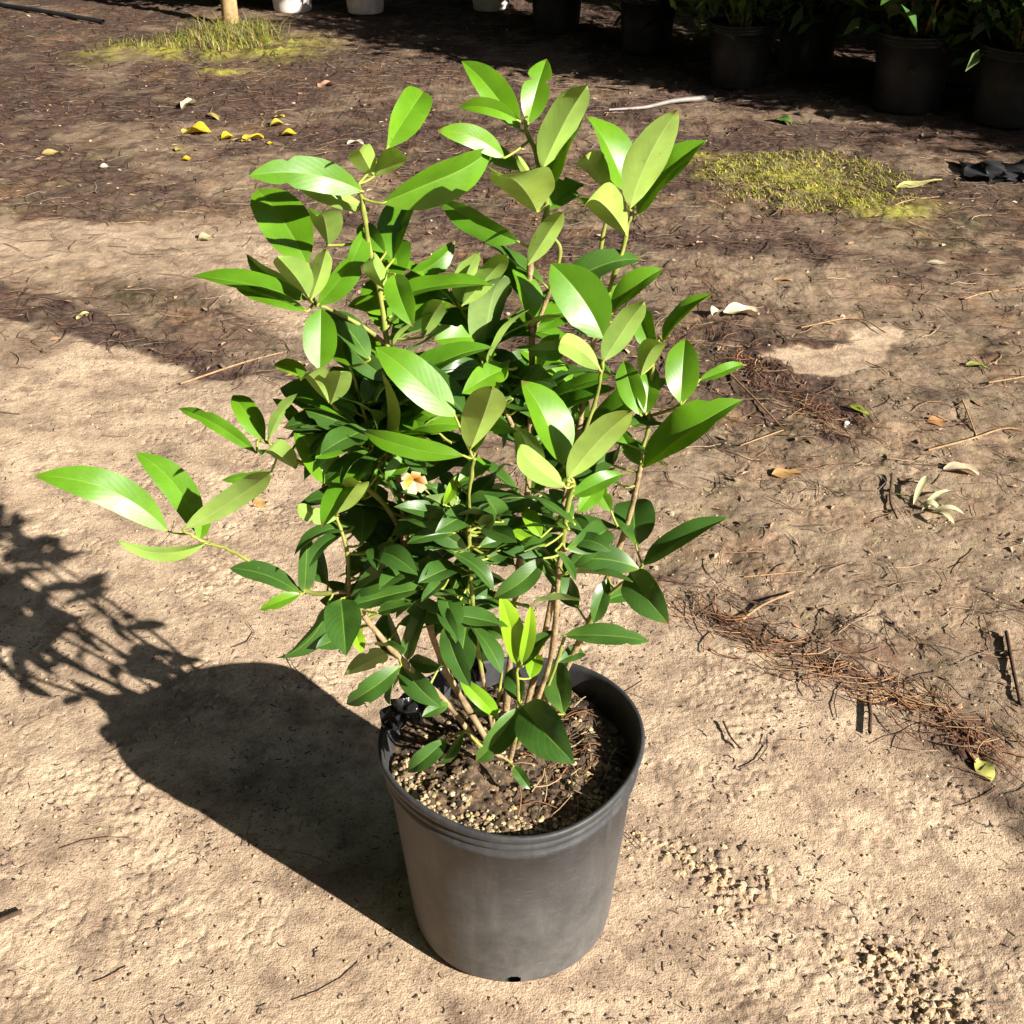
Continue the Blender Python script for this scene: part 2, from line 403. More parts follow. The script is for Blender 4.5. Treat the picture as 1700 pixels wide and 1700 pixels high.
# potting mix inside
def soil_z(x, y):
    r_ = np.hypot(x, y)
    return .232 + .012*np.exp(-(x**2+y**2)/.006) + .010*np.exp(-((x+.06)**2+(y+.06)**2)/.004) - .008*sstep(.05, .12, x) + .012*fbm(x+3, y+1, .045, 3) + .004*fbm(x-3, y+1, .012, 2) \
        - .004*sstep(.11, .128, r_)
gx = np.linspace(-.133, .133, 110); SX, SY = np.meshgrid(gx, gx)
rr = np.hypot(SX, SY); sc = np.where(rr > .129, .129/np.maximum(rr, 1e-6), 1.0)
SX2, SY2 = SX*sc, SY*sc
idx = np.arange(110*110).reshape(110, 110)
F = np.stack([idx[:-1, :-1], idx[:-1, 1:], idx[1:, 1:], idx[1:, :-1]], -1).reshape(-1, 4)
keep = (rr.ravel()[F].min(1) < .129)
soil = link('potting_soil', mesh_np('potting_soil', np.stack([SX2, SY2, soil_z(SX2, SY2)], -1).reshape(-1, 3), F[keep]), pot, (m_mix,))
def clod(c, r_, squash=.7, seg=6):
    """lumpy pebble of quads: three rings and poles folded into quads"""
    a = np.arange(seg)*2*np.pi/seg + random.random()*6
    V = []
    for zz, q in ((-.8, .45), (-.15, 1.0), (.5, .85), (.9, .35)):
        jr = r_*q*(1+.45*(np.random.rand(seg)-.5)*2)
        V.append(np.stack([c[0]+jr*np.cos(a), c[1]+jr*np.sin(a), c[2]+zz*r_*squash*(1+.5*(np.random.rand(seg)-.5))], -1))
    V = np.vstack(V)
    Q = [(i*seg+j, i*seg+(j+1) % seg, (i+1)*seg+(j+1) % seg, (i+1)*seg+j) for i in range(3) for j in range(seg)]
    Q += [(18, 19, 20, 21), (18, 21, 22, 23)]
    return V, np.array(Q)
np.random.seed(3)
sp = Soup()
for k in range(900):                       # pale granules, thickest along the front and left edges
    a = R(random.uniform(185, 330)) if k < 620 else random.uniform(0, 6.28); r_ = .127 - abs(random.gauss(0, .017)) if k < 620 else .12*math.sqrt(random.random())
    x, y = r_*math.cos(a), r_*math.sin(a)
    s = random.uniform(.0010, .0032); col = np.array(random.choice([(.50, .40, .20), (.42, .33, .19), (.54, .44, .27), (.30, .21, .13), (.20, .14, .09)]))*random.uniform(.7, 1.1)
    V, Q = clod((x, y, float(soil_z(np.array([x]), np.array([y]))[0])+s*.4), s); sp.add(V, Q, col)
for k in range(520):
    r_ = .122*math.sqrt(random.random()); a = random.uniform(0, 6.28); x, y = r_*math.cos(a), r_*math.sin(a)
    s = .0012+.0055*random.random()**2; V, Q = clod((x, y, float(soil_z(np.array([x]), np.array([y]))[0])+s*.2), s, .4); sp.add(V, Q, np.array(random.choice([(.14, .085, .05), (.07, .045, .03), (.22, .15, .09), (.03, .02, .015)])))
tag(sp.build('soil_granules', m_bits, False, pot), kind='stuff')
sp = Soup()
for k in range(120):                       # old pine needles and rootlets on the soil, most at the right
    r_ = .115*math.sqrt(random.random()); a = random.uniform(-1.3, 1.0) if k < 110 else random.uniform(0, 6.28); x, y = r_*math.cos(a), r_*math.sin(a)
    L = random.uniform(.012, .045); th = random.gauss(1.2, .8); P = []
    for t in np.linspace(-.5, .5, 5):
        q = (x+math.cos(th+t*.25)*L*t, y+math.sin(th+t*.25)*L*t); rq = math.hypot(*q)
        if rq > .126: q = (q[0]*.126/rq, q[1]*.126/rq)
        P.append((q[0], q[1], float(soil_z(np.array([q[0]]), np.array([q[1]]))[0])+.003+.004*math.cos(t*3)))
    V, Q = tube_np(P, random.uniform(.0003, .0009), 4); sp.add(V, Q, np.array(random.choice([(.26, .12, .06), (.36, .24, .12), (.16, .09, .05), (.40, .30, .17), (.09, .06, .04)]))*random.uniform(.7, 1.1))
tag(sp.build('straw_bits', m_bits, True, pot), kind='stuff')
# crumpled black film tucked along the left rim
def film(name, pts, w, amp):
    P = smooth_path(pts, 10); n = len(P); V = []
    for i in range(n):
        for j in range(9):
            t = j/8-.5
            V.append(P[i] + np.array([.006*math.sin(i*.62+j*.55)*amp, .007*math.sin(i*.45+j*.8)*amp, t*w + .004*math.sin(i*.5-j*.4)*amp]))
    idx = np.arange(n*9).reshape(n, 9)
    return mesh_np(name, np.array(V), np.stack([idx[:-1, :-1], idx[:-1, 1:], idx[1:, 1:], idx[1:, :-1]], -1).reshape(-1, 4))
def lp(u, v, d): q = pp(u, v, d); return q-np.array([0, POT_Y, 0])
link('plastic_film', film('plastic_film', [lp(640, 1205, .0), lp(655, 1180, -.02), (lp(690, 1180, -.02)), lp(715, 1168, -.04)], .036, 1.0), pot, (m_film,))
link('plastic_film', film('plastic_film', [lp(735, 1125, -.05), lp(750, 1100, -.06), lp(775, 1095, -.07), lp(800, 1110, -.07)], .05, .9), pot, (m_film,))

# ------------------------------------------------------------------ the shrub
shrub = empty('leafy_shrub', (0, POT_Y, .23))
tag(shrub, 'bushy young shrub with glossy green oval leaves growing in the dusty pot', 'shrub')
SB = np.array([0, POT_Y, .23])
# stems: photo points with depth (metres in front of the pot's axis), radii in mm
STEMS = {
 'a': ([(806, 1225, .0), (735, 1100, .01), (690, 950, .02), (662, 780, .02), (655, 640, .01), (645, 520, 0), (628, 400, 0), (618, 320, 0), (612, 285, 0)], 3.4, 1.5),
 'a2': ([(650, 580, .005), (600, 540, .01), (545, 515, .012), (515, 500, .015)], 2, 1.2),
 'a3': ([(662, 780, .02), (628, 740, .025), (603, 690, .03), (578, 612, .03)], 2, 1.1),
 'a4': ([(628, 740, .025), (585, 700, .03), (550, 668, .035), (532, 618, .035)], 1.8, 1.1),
 'b': ([(836, 1225, -.01), (855, 1000, -.01), (876, 800, -.02), (884, 600, -.03), (880, 440, -.03), (905, 345, -.03), (890, 275, -.03), (870, 212, -.03), (866, 190, -.03)], 3.6, 1.4),
 'b2': ([(884, 560, -.03), (930, 430, -.04), (915, 385, -.04), (906, 320, -.04)], 2, 1.2),
 'b3': ([(876, 760, -.02), (820, 640, -.03), (790, 560, -.03), (765, 500, -.03)], 2, 1.2),
 'c': ([(862, 1222, -.02), (915, 1000, -.03), (955, 750, -.05), (985, 560, -.06), (995, 460, -.06), (1004, 370, -.06), (1010, 318, -.06)], 3.4, 1.4),
 'c2': ([(985, 560, -.06), (1018, 465, -.05), (1043, 388, -.05), (1052, 352, -.05)], 2.2, 1.4),
 'd': ([(880, 1225, -.02), (965, 1060, -.02), (1030, 900, -.02), (1057, 805, -.02), (1066, 768, -.02), (1080, 690, -.02), (1088, 610, -.02), (1102, 566, -.02)], 3.2, 1.3),
 'd2': ([(1080, 690, -.02), (1110, 680, -.015), (1130, 668, -.01)], 1.6, 1.1),
 'd3': ([(950, 1085, -.01), (1000, 1000, .01), (1062, 946, .03)], 2.6, 1.6),
 'e': ([(858, 1240, .02), (912, 1095, .05), (922, 935, .07), (936, 820, .085), (942, 792, .09)], 3.2, 1.7),
 'e2': ([(930, 860, .08), (955, 760, .06), (988, 660, .05), (1000, 605, .05)], 2.2, 1.3),
 'f': ([(822, 1238, .02), (792, 1060, .05), (778, 900, .08), (783, 765, .09), (782, 748, .09)], 2.2, 1.3),
 'f2': ([(790, 1050, .05), (745, 990, .06), (718, 950, .065)], 2, 1.3),
 'f3': ([(782, 930, .07), (774, 880, .07), (745, 840, .07)], 1.6, 1.0),
 'g': ([(800, 1245, .03), (742, 1168, .055), (670, 1100, .07), (605, 1030, .07), (578, 988, .07), (500, 984, .065), (400, 930, .05), (340, 905, .045), (310, 890, .045)], 3.0, 1.4),
 'g2': ([(578, 988, .07), (580, 930, .06), (563, 856, .055)], 2, 1.4),
 'h': ([(690, 950, .02), (640, 840, .03), (560, 785, .035), (490, 768, .035), (440, 742, .035), (425, 735, .035)], 2.6, 1.3),
 'i': ([(846, 1262, .05), (860, 1210, .06), (864, 1172, .065), (867, 1105, .065)], 2.6, 1.5),
 'i2': ([(850, 1265, .05), (800, 1240, .06), (770, 1215, .06), (740, 1226, .062)], 1.8, 1.2),
 'j': ([(855, 1240, .0), (905, 1150, .0), (938, 1060, .01)], 2.4, 1.4),
 'j2': ([(812, 1235, .0), (830, 1150, -.03), (838, 1085, -.03)], 2, 1.3),
}
SEGP = []
for key, (pts, r0, r1) in STEMS.items():
    P = smooth_path([pp(*q) for q in pts], 7)
    P += np.cumsum(rng.normal(0, .0016, P.shape), 0)*np.linspace(0, 1, len(P))[:, None]*0.4
    t = np.linspace(0, 1, len(P)); rad = (r0+(r1-r0)*t)*.001
    rad = rad*(1+.10*np.random.default_rng(len(SEGP)).normal(0, 1, len(rad)))*(1+.22*np.exp(-((t*len(pts)*1.0) % 1-.5)**2/.01))
    V, Q = tube_np(P-SB, rad, 8)
    me = mesh_np('stem', V, Q); o = link('stem', me, shrub, (m_bark, m_green))
    zc = V[Q].mean(1)[:, 2]
    gi = (np.repeat(t[:-1], 8) > (.55 if r0 > 2.9 else .15)).astype(np.int32)
    me.polygons.foreach_set('material_index', gi)
    SEGP.append(P)
ALLP = np.vstack(SEGP)

OUT_S = np.array([0, .05, .12, .22, .35, .48, .62, .75, .86, .94, 1.0])
OUT_W = np.array([.03, .25, .55, .82, .97, 1.0, .97, .85, .60, .30, .01])
def leaf(B, T, Nn, width, bend=.08, fold=18, curve=0.0, wav=.02, tint=(1, 1, 1), stretch=0.0, petiole=True, parent=shrub, org=SB, name='leaf', into=None):
    B, T, Nn = np.asarray(B), np.asarray(T), np.asarray(Nn)
    L = np.linalg.norm(T-B); A = (T-B)/L
    Nn = Nn-A*(Nn@A); Nn /= np.linalg.norm(Nn); S = np.cross(A, Nn)
    s = np.linspace(0, 1, 17); w = np.interp(s + stretch*s*(1-s), OUT_S, OUT_W)*width*.5
    if random.random() < .22: w = w*(1-random.uniform(.15, .5)*np.exp(-((s-random.uniform(.4, .9))/.045)**2))
    tt = np.array([-1, -.55, 0, 0, .55, 1.0]); fr = R(fold); ph = random.random()*6; curl = random.uniform(-.15, .7); tw = R(random.gauss(0, 16))
    def sheet(off):
        V = np.zeros((17, 6, 3))
        for j, t in enumerate(tt):
            lift = np.abs(t)*w*math.sin(fr) - .25*w*t*t*math.sin(fr)
            lift = lift + wav*width*np.sin(s*9+ph+t*2)*abs(t)*np.sin(np.pi*s) + off*(1.15-t*t)
            ca, sa = np.cos(tw*(s-.4)*1.6), np.sin(tw*(s-.4)*1.6); xo, zo = t*w*math.cos(fr), lift
            base = B[None]+A[None]*(L*s)[:, None] + Nn[None]*(bend*L*4*s*(1-s)-curl*L*np.clip(s-.55, 0, 1)**2+zo*ca+xo*sa)[:, None] + S[None]*(curve*L*4*s*(1-s)+xo*ca-zo*sa)[:, None]
            V[:, j] = base
        return V.reshape(-1, 3)
    Vt, Vb = sheet(0.0), sheet(-.0006)
    idx = np.arange(102).reshape(17, 6)
    q = np.stack([idx[:-1, :-1], idx[:-1, 1:], idx[1:, 1:], idx[1:, :-1]], -1)[:, [0, 1, 3, 4]].reshape(-1, 4)
    # winding so that the top sheet faces +N
    n0 = np.cross(Vt[q[20, 1]]-Vt[q[20, 0]], Vt[q[20, 2]]-Vt[q[20, 0]])
    qt = q if n0@Nn > 0 else q[:, ::-1]
    qt = np.vstack([qt[:, [0, 1, 2]], qt[:, [0, 2, 3]]])
    Vs, Qs, mi = [Vt, Vb], [qt, qt[:, ::-1]+102], [0]*len(qt)+[1]*len(qt)
    cnt = 204
    uvS = np.tile(np.repeat(s, 6), 2); uvT = np.tile(np.tile((tt+1)/2, 17), 2)
    if petiole:
        d = np.linalg.norm(ALLP-B, axis=1); k = d.argmin()
        Pn = ALLP[k] if d[k] < .045 else B-A*.012-np.array([0, 0, .004])
        P = smooth_path([Pn, (Pn+B)/2-np.array([0, 0, .001]), B, B+A*L*.04+Nn*(bend*L*.15-.0003)], 3)
        V, Q = tube_np(P, np.linspace(.0013, .0009, len(P)), 5)
        Q = np.vstack([Q[:, [0, 1, 2]], Q[:, [0, 2, 3]]]); Vs.append(V); Qs.append(Q+cnt); mi += [2]*len(Q)
        uvS = np.concatenate([uvS, np.zeros(len(V))]); uvT = np.concatenate([uvT, np.full(len(V), .3)])
    Vv, Qq = np.vstack(Vs)-org, np.vstack(Qs)
    if into is not None:
        into.append((Vv, Qq, mi, uvS, uvT)); return
    me = mesh_np(name, Vv, Qq)
    me.polygons.foreach_set('material_index', np.array(mi, dtype=np.int32))
    uvl = me.uv_layers.new(name='uv')
    uvl.data.foreach_set('uv', np.stack([uvS[Qq.ravel()], uvT[Qq.ravel()]], -1).astype(np.float32).ravel())
    o = link(name, me, parent, (m_leaf, m_under, m_petiole))
    o.color = (*tint, 1)
    return o
def pleaf(bx, by, tx, ty, w, d, side='T', roll=0, bend=.06, fold=18, dd=None, curve=0.0, tint=(1, 1, 1), stretch=0.0, wav=.025, glare=None):
    """a leaf seen in the photo: foot, tip, seen width in pixels; d depth of the foot; side towards the lens; roll about its own axis"""
    B = pp(bx, by, d); mm = np.linalg.norm(B-CAMP)/F_PX*.97
    la = math.hypot(tx-bx, ty-by)*mm; wa = w*mm/max(.45, abs(math.cos(R(roll))))
    if dd is None:
        want = max(la*1.04, min(wa/.40, .105)); dd = math.sqrt(max(0, want**2-la**2))*.9
        up = ty < by
        sgn = -1 if (side == 'T') == up else 1
        if abs(ty-by) < .25*abs(tx-bx): sgn *= .5
        dd *= sgn
    def frame(dd_, roll_):
        T = pp(tx, ty, d+dd_)
        v = CAMP-(B+T)/2; v /= np.linalg.norm(v)
        A = (T-B)/np.linalg.norm(T-B); N0 = v-A*(v@A); N0 /= np.linalg.norm(N0)
        S = np.cross(A, N0); r_ = R(roll_ + (180 if side == 'U' else 0))
        return T, v, A, N0*math.cos(r_)+S*math.sin(r_)
    fold = min(44, fold*random.uniform(1.25, 2.0))
    if glare:                              # leaves that flash in the sun: turn the blade (or one half of it) to the mirror angle
        fold = 10 if glare == 'B' else 26; best = (-9,)
        for dd_ in np.linspace(-.05, .05, 11):
            for roll_ in range(-48, 49, 4):
                T, v, A, Nn = frame(dd_, roll_); S = np.cross(A, Nn); k = {'B': 0, 'L': 1, 'R': -1}[glare]
                hn = Nn*math.cos(R(fold))+S*k*math.sin(R(fold)); hv = v+np.array(to_sun); hv /= np.linalg.norm(hv)
                sc_ = hn@hv-.6*abs(dd_-dd)-.001*abs(roll_)
                if sc_ > best[0]: best = (sc_, dd_, roll_)
        dd, roll = best[1:]; wa = w*mm/max(.6, abs(math.cos(R(roll)))); bend = .03; wav = .008
    T, v, A, Nn = frame(dd, roll)
    return leaf(B, T, Nn, wa*1.03, bend*random.uniform(.8, 1.5), fold, curve+random.gauss(0, .02), wav*random.uniform(.8, 3.0), tint, stretch)
OLD = (.48, .50, 1.9); YG = (1.7, 1.35, 1.2); LG = (1.25, 1.15, 1.0); DG_SHADE = (.80, .88, .95)  # last tint paints shade into shadowed leaves; some inner leaves draw it at random
LV = [
 # upper left cluster
 (642, 247, 706, 149, 74, 0, 'T', 5, .05, 30), (620, 292, 590, 238, 44, .01, 'U', 0, .05, 15), (622, 292, 676, 250, 36, .01, 'U', 10, .05, 15),
 (603, 318, 413, 292, 54, .02, 'T', 15, .12, 25, None, .10), (612, 347, 490, 308, 32, .0, 'U', 0, .06, 15), (634, 337, 826, 260, 66, .02, 'T', 40, .05, 15, None, -.06),
 (512, 442, 426, 312, 86, .01, 'T', 10, .05, 12), (545, 407, 528, 336, 54, .015, 'U', -20, .05, 15), (526, 508, 613, 378, 58, .03, 'T', 20, .04, 30),
 (516, 498, 542, 413, 36, .04, 'U', 0, .05, 15), (512, 492, 462, 430, 48, .04, 'U', -30, .05, 20), (652, 432, 692, 322, 64, -.02, 'T', -40, .04, 22, None, 0, DG_SHADE),
 (642, 482, 614, 418, 42, .02, 'U', 10, .05, 20), (655, 455, 684, 540, 54, .03, 'T', 5, .08, 25), (512, 498, 320, 458, 40, .02, 'T', 35, .05, 20),
 (510, 517, 393, 480, 32, .03, 'T', 10, .04, 25), (505, 486, 403, 428, 32, .0, 'T', -40, .04, 20, None, 0, DG_SHADE), (531, 615, 533, 512, 62, .045, 'T', 25, .06, 24),
 (512, 622, 455, 604, 26, .03, 'T', 20, .05, 15, None, 0, YG), (549, 670, 566, 613, 44, .045, 'U', 5, .06, 15), (546, 668, 500, 613, 44, .045, 'U', -40, .06, 20),
 (640, 420, 600, 372, 40, -.02, 'T', 0, .05, 18), (655, 520, 575, 505, 36, -.01, 'T', 20, .05, 18, None, 0, LG), (660, 470, 760, 405, 40, -.03, 'T', 30, .05, 18, None, 0, DG_SHADE),
 # top middle cluster
 (863, 215, 768, 97, 58, -.03, 'T', 15, .05, 22, None, 0, LG), (860, 200, 762, 178, 36, -.02, 'T', 10, .10, 22, None, .08, LG), (876, 207, 908, 96, 50, -.035, 'T', 10, .04, 34),
 (899, 282, 974, 138, 62, -.01, 'U', 20, .05, 18), (908, 312, 968, 158, 64, -.03, 'T', -42, .05, 16, .0), (838, 262, 728, 216, 36, -.01, 'T', 15, .10, 22, None, .05, LG),
 (872, 282, 774, 210, 36, -.04, 'T', -35, .05, 20, None, 0, DG_SHADE), (892, 352, 826, 284, 78, -.01, 'U', -42, .04, 12), (886, 302, 857, 258, 16, -.01, 'U', 20, .05, 20),
 (906, 350, 964, 300, 50, -.05, 'T', -20, .05, 18, None, 0, DG_SHADE), (862, 402, 733, 332, 44, -.02, 'T', -25, .06, 20, None, 0, DG_SHADE), (876, 440, 936, 346, 38, -.01, 'U', 10, .05, 16),
 (766, 508, 848, 416, 38, .0, 'U', 5, .05, 15), (806, 500, 852, 424, 46, -.02, 'T', 0, .05, 18), (870, 470, 800, 430, 40, -.04, 'T', -20, .05, 18, None, 0, DG_SHADE),
 (830, 640, 745, 600, 50, -.01, 'T', -10, .05, 20, None, 0, DG_SHADE), (790, 560, 720, 565, 40, -.02, 'T', 20, .05, 18), (700, 560, 735, 500, 38, .02, 'U', 0, .05, 20),
 # top right cluster
 (1040, 318, 979, 187, 60, -.06, 'T', 28, .05, 22), (1045, 347, 1124, 179, 60, -.02, 'U', 24, .03, 5), (1058, 356, 1171, 231, 48, -.05, 'T', -48, .06, 16, 0, .05),
 (1041, 392, 961, 318, 66, -.03, 'U', -20, .05, 22), (1010, 320, 972, 262, 48, -.08, 'U', -30, .05, 15),
 # right side
 (1002, 562, 915, 438, 90, .02, 'T', 18, .04, 15), (1014, 522, 1099, 443, 42, -.03, 'T', -40, .05, 20, .0), (1000, 602, 1069, 498, 44, .055, 'U', 25, .05, 8),
 (998, 616, 925, 570, 44, .055, 'U', 12, .10, 16, None, -.10), (940, 578, 880, 582, 38, .04, 'T', -10, .08, 18, None, 0, DG_SHADE), (1086, 592, 1062, 505, 48, -.02, 'T', -10, .05, 26),
 (1101, 566, 1180, 486, 32, -.01, 'T', -42, .06, 30, .02), (1064, 622, 1100, 562, 42, -.0, 'U', 10, .05, 16), (1130, 670, 1138, 560, 62, -.0, 'T', 12, .05, 22),
 (1160, 632, 1236, 600, 26, -.01, 'T', -20, .06, 22), (1064, 690, 1036, 598, 48, .0, 'T', 0, .05, 18), (1072, 688, 1080, 603, 44, .0, 'T', 0, .05, 20),
 (1068, 776, 1226, 660, 66, .0, 'T', -42, .08, 24, .02, .06), (1062, 772, 1024, 710, 34, .0, 'T', 0, .05, 18), (886, 527, 851, 441, 42, -.01, 'T', 15, .05, 28),
 (1072, 770, 1150, 690, 36, -.03, 'T', -10, .05, 20), (990, 500, 1060, 470, 36, -.07, 'T', 0, .05, 20),
 # middle
 (756, 692, 629, 573, 64, .08, 'T', 22, .06, 20), (780, 747, 818, 646, 66, .10, 'U', 18, .05, 18), (788, 752, 842, 596, 52, .06, 'T', -42, .05, 18, None, 0, DG_SHADE),
 (771, 757, 600, 712, 42, .10, 'T', 12, .05, 22, None, -.04), (936, 772, 874, 628, 68, .085, 'T', 22, .05, 24), (941, 797, 1050, 681, 52, .10, 'U', 25, .06, 7, None, .03),
 (940, 810, 856, 737, 46, .10, 'U', 10, .10, 16, None, .06), (950, 824, 1034, 784, 36, .08, 'T', -15, .05, 18, None, 0, DG_SHADE), (842, 612, 768, 652, 48, .03, 'T', 15, .08, 18),
 (895, 920, 905, 820, 50, .04, 'T', -20, .06, 20, None, 0, DG_SHADE), (730, 720, 660, 690, 36, .05, 'T', 0, .05, 20, None, 0, DG_SHADE), (760, 800, 815, 765, 36, .08, 'T', -20, .05, 22, None, 0, DG_SHADE),
 (920, 927, 798, 868, 48, .06, 'T', -15, .06, 20, None, 0, DG_SHADE), (790, 700, 850, 715, 40, .03, 'T', 0, .06, 20, None, 0, DG_SHADE), (690, 740, 640, 800, 40, .04, 'T', 0, .07, 20, None, 0, DG_SHADE),
 (1000, 800, 960, 850, 36, .03, 'T', 0, .06, 20), (1015, 850, 985, 800, 30, .02, 'T', 0, .06, 20), (980, 900, 945, 850, 34, .02, 'T', 10, .06, 20),
 # long left branch
 (279, 882, 61, 789, 58, .045, 'T', 20, .07, 16, None, .07), (331, 888, 226, 750, 54, .03, 'T', 15, .05, 16, None, .08), (303, 880, 452, 777, 40, .06, 'U', 25, .06, 8, None, -.06),
 (331, 897, 336, 838, 32, .04, 'T', 0, .05, 18), (342, 902, 198, 902, 28, .055, 'U', 20, .05, 18, None, .07), (450, 783, 368, 797, 18, .03, 'T', -20, .08, 18),
 (426, 752, 294, 673, 34, .035, 'T', 10, .04, 22), (440, 730, 386, 652, 46, .03, 'T', 10, .05, 20), (446, 730, 493, 652, 22, .035, 'U', 30, .05, 18),
 (490, 777, 432, 738, 38, .035, 'U', -42, .05, 18), (547, 806, 493, 712, 66, .05, 'T', 15, .06, 22), (560, 852, 608, 788, 44, .06, 'U', 5, .06, 18),
 (561, 860, 489, 840, 32, .06, 'U', 15, .07, 16), (500, 720, 455, 660, 24, .0, 'T', 20, .1, 20), (560, 700, 490, 690, 34, .01, 'T', -20, .06, 20, None, 0, DG_SHADE),
 (620, 760, 570, 720, 40, .0, 'T', -20, .06, 20, None, 0, DG_SHADE), (600, 830, 640, 760, 36, .03, 'T', -10, .06, 20, None, 0, DG_SHADE),
 # low left
 (499, 986, 381, 944, 40, .065, 'T', 18, .05, 22, None, .04), (500, 986, 431, 1012, 26, .07, 'T', 10, .08, 20, None, 0, LG), (506, 986, 512, 889, 34, .06, 'T', 25, .05, 20),
 (566, 994, 574, 1083, 66, .08, 'T', 0, .05, 20), (546, 998, 459, 1093, 34, .075, 'T', -40, .10, 18, None, -.10), (718, 948, 582, 990, 54, .065, 'T', 5, .10, 18, None, .10),
 (692, 965, 614, 1006, 26, .05, 'T', -30, .06, 20, None, 0, DG_SHADE), (578, 1050, 525, 1076, 38, .06, 'T', -10, .06, 20), (665, 1096, 640, 1000, 46, .06, 'T', -38, .05, 20, None, 0, DG_SHADE),
 (676, 1096, 707, 1006, 38, .07, 'T', -15, .06, 28), (666, 1105, 572, 1170, 42, .08, 'T', 5, .10, 18, None, -.05), (642, 1084, 574, 1118, 38, .06, 'U', -20, .05, 16),
 (680, 1096, 732, 1106, 34, .06, 'T', 0, .06, 20), (545, 970, 520, 900, 44, .05, 'T', -25, .06, 20, None, 0, DG_SHADE), (575, 960, 620, 905, 36, .05, 'T', -10, .06, 20, None, 0, DG_SHADE),
 (590, 1040, 600, 1085, 24, .06, 'T', 0, .06, 20, None, 0, YG),
 # low middle and right
 (902, 927, 820, 992, 46, .08, 'T', 5, .12, 20, None, -.10), (1062, 945, 926, 940, 52, .06, 'T', 5, .12, 14, None, .10), (1056, 907, 1054, 826, 76, .01, 'T', 5, .05, 14),
 (1067, 938, 1206, 856, 38, .02, 'T', -44, .08, 20, 0, .04), (1046, 951, 1104, 1031, 66, .05, 'T', 10, .06, 16), (935, 1056, 1077, 1062, 42, .02, 'T', -20, .05, 24),
 (862, 1106, 830, 986, 42, .065, 'T', 10, .03, 16, 0, .03, YG), (866, 1102, 882, 1008, 28, .07, 'T', 10, .03, 20, 0, 0, YG), (868, 1106, 917, 1044, 26, .07, 'T', -40, .05, 18),
 (836, 1086, 755, 1064, 44, -.02, 'T', -15, .06, 16, None, 0, DG_SHADE), (866, 1166, 848, 1104, 38, .065, 'T', -20, .05, 18, None, 0, DG_SHADE), (880, 1126, 892, 1084, 32, .06, 'T', 0, .05, 18, None, 0, YG),
 (936, 1186, 924, 1098, 56, .03, 'T', -10, .05, 18, None, 0, DG_SHADE), (863, 1174, 790, 1266, 52, .075, 'T', -10, .05, 24, None, 0, DG_SHADE), (866, 1173, 943, 1261, 82, .075, 'T', 10, .05, 14, None, 0, DG_SHADE),
 (863, 1182, 906, 1248, 38, .07, 'T', 0, .05, 20, None, 0, DG_SHADE), (828, 1192, 763, 1124, 32, .07, 'T', 10, .06, 24, None, 0, LG), (742, 1226, 675, 1284, 38, .065, 'T', 0, .06, 20),
 (771, 1215, 727, 1273, 22, .065, 'T', -20, .06, 26), (852, 1272, 880, 1310, 24, .06, 'T', 0, .06, 20), (745, 1168, 700, 1190, 24, .06, 'T', 0, .06, 20),
 (906, 906, 846, 880, 24, .09, 'T', 10, .06, 20, None, 0, YG), (898, 892, 872, 843, 30, .09, 'T', 10, .06, 20, None, 0, YG), (736, 838, 762, 784, 22, .08, 'T', 10, .08, 24, None, 0, YG),
 (775, 872, 818, 827, 20, .08, 'T', 0, .06, 24, None, 0, YG), (773, 880, 729, 861, 18, .08, 'T', 0, .10, 20, None, 0, YG), (708, 862, 673, 845, 32, .05, 'T', -10, .06, 18, None, 0, DG_SHADE),
 (1000, 1000, 1045, 985, 34, .01, 'T', -20, .06, 20, None, 0, DG_SHADE), (960, 1010, 935, 960, 40, -.01, 'T', -20, .06, 20, None, 0, DG_SHADE), (1010, 960, 985, 1035, 36, .0, 'T', 0, .06, 20, None, 0, DG_SHADE),
 (840, 1060, 790, 1010, 40, .0, 'T', -20, .06, 20, None, 0, DG_SHADE), (780, 1000, 735, 955, 40, .05, 'T', -20, .06, 20, None, 0, DG_SHADE), (700, 900, 655, 850, 42, .03, 'T', -20, .06, 20, None, 0, DG_SHADE),
 (830, 1180, 770, 1150, 40, .02, 'T', -30, .06, 20, None, 0, DG_SHADE), (925, 1100, 975, 1080, 30, .0, 'T', -20, .06, 20, None, 0, DG_SHADE),
]
FLASH = {(1040, 318): 'R', (1002, 562): 'L', (1130, 670): 'L', (756, 692): 'B', (936, 772): 'R', (279, 882): 'B', (886, 527): 'R', (531, 615): 'L', (547, 806): 'R', (838, 262): 'B', (603, 318): 'B', (876, 207): 'L'}
for a in LV:
    a = list(a) + [None]*(13-len(a))
    bx, by, tx, ty, w, d, side, roll, bend, fold, dd, cv, tn = a[:13]
    if isinstance(cv, tuple): cv, tn = 0, cv
    cv = cv or 0.0
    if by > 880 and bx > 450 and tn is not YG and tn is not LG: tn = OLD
    pleaf(bx, by, tx, ty, w, d, side, roll, bend, fold, dd, cv, tn or (1, 1, 1), glare=FLASH.get((bx, by)))
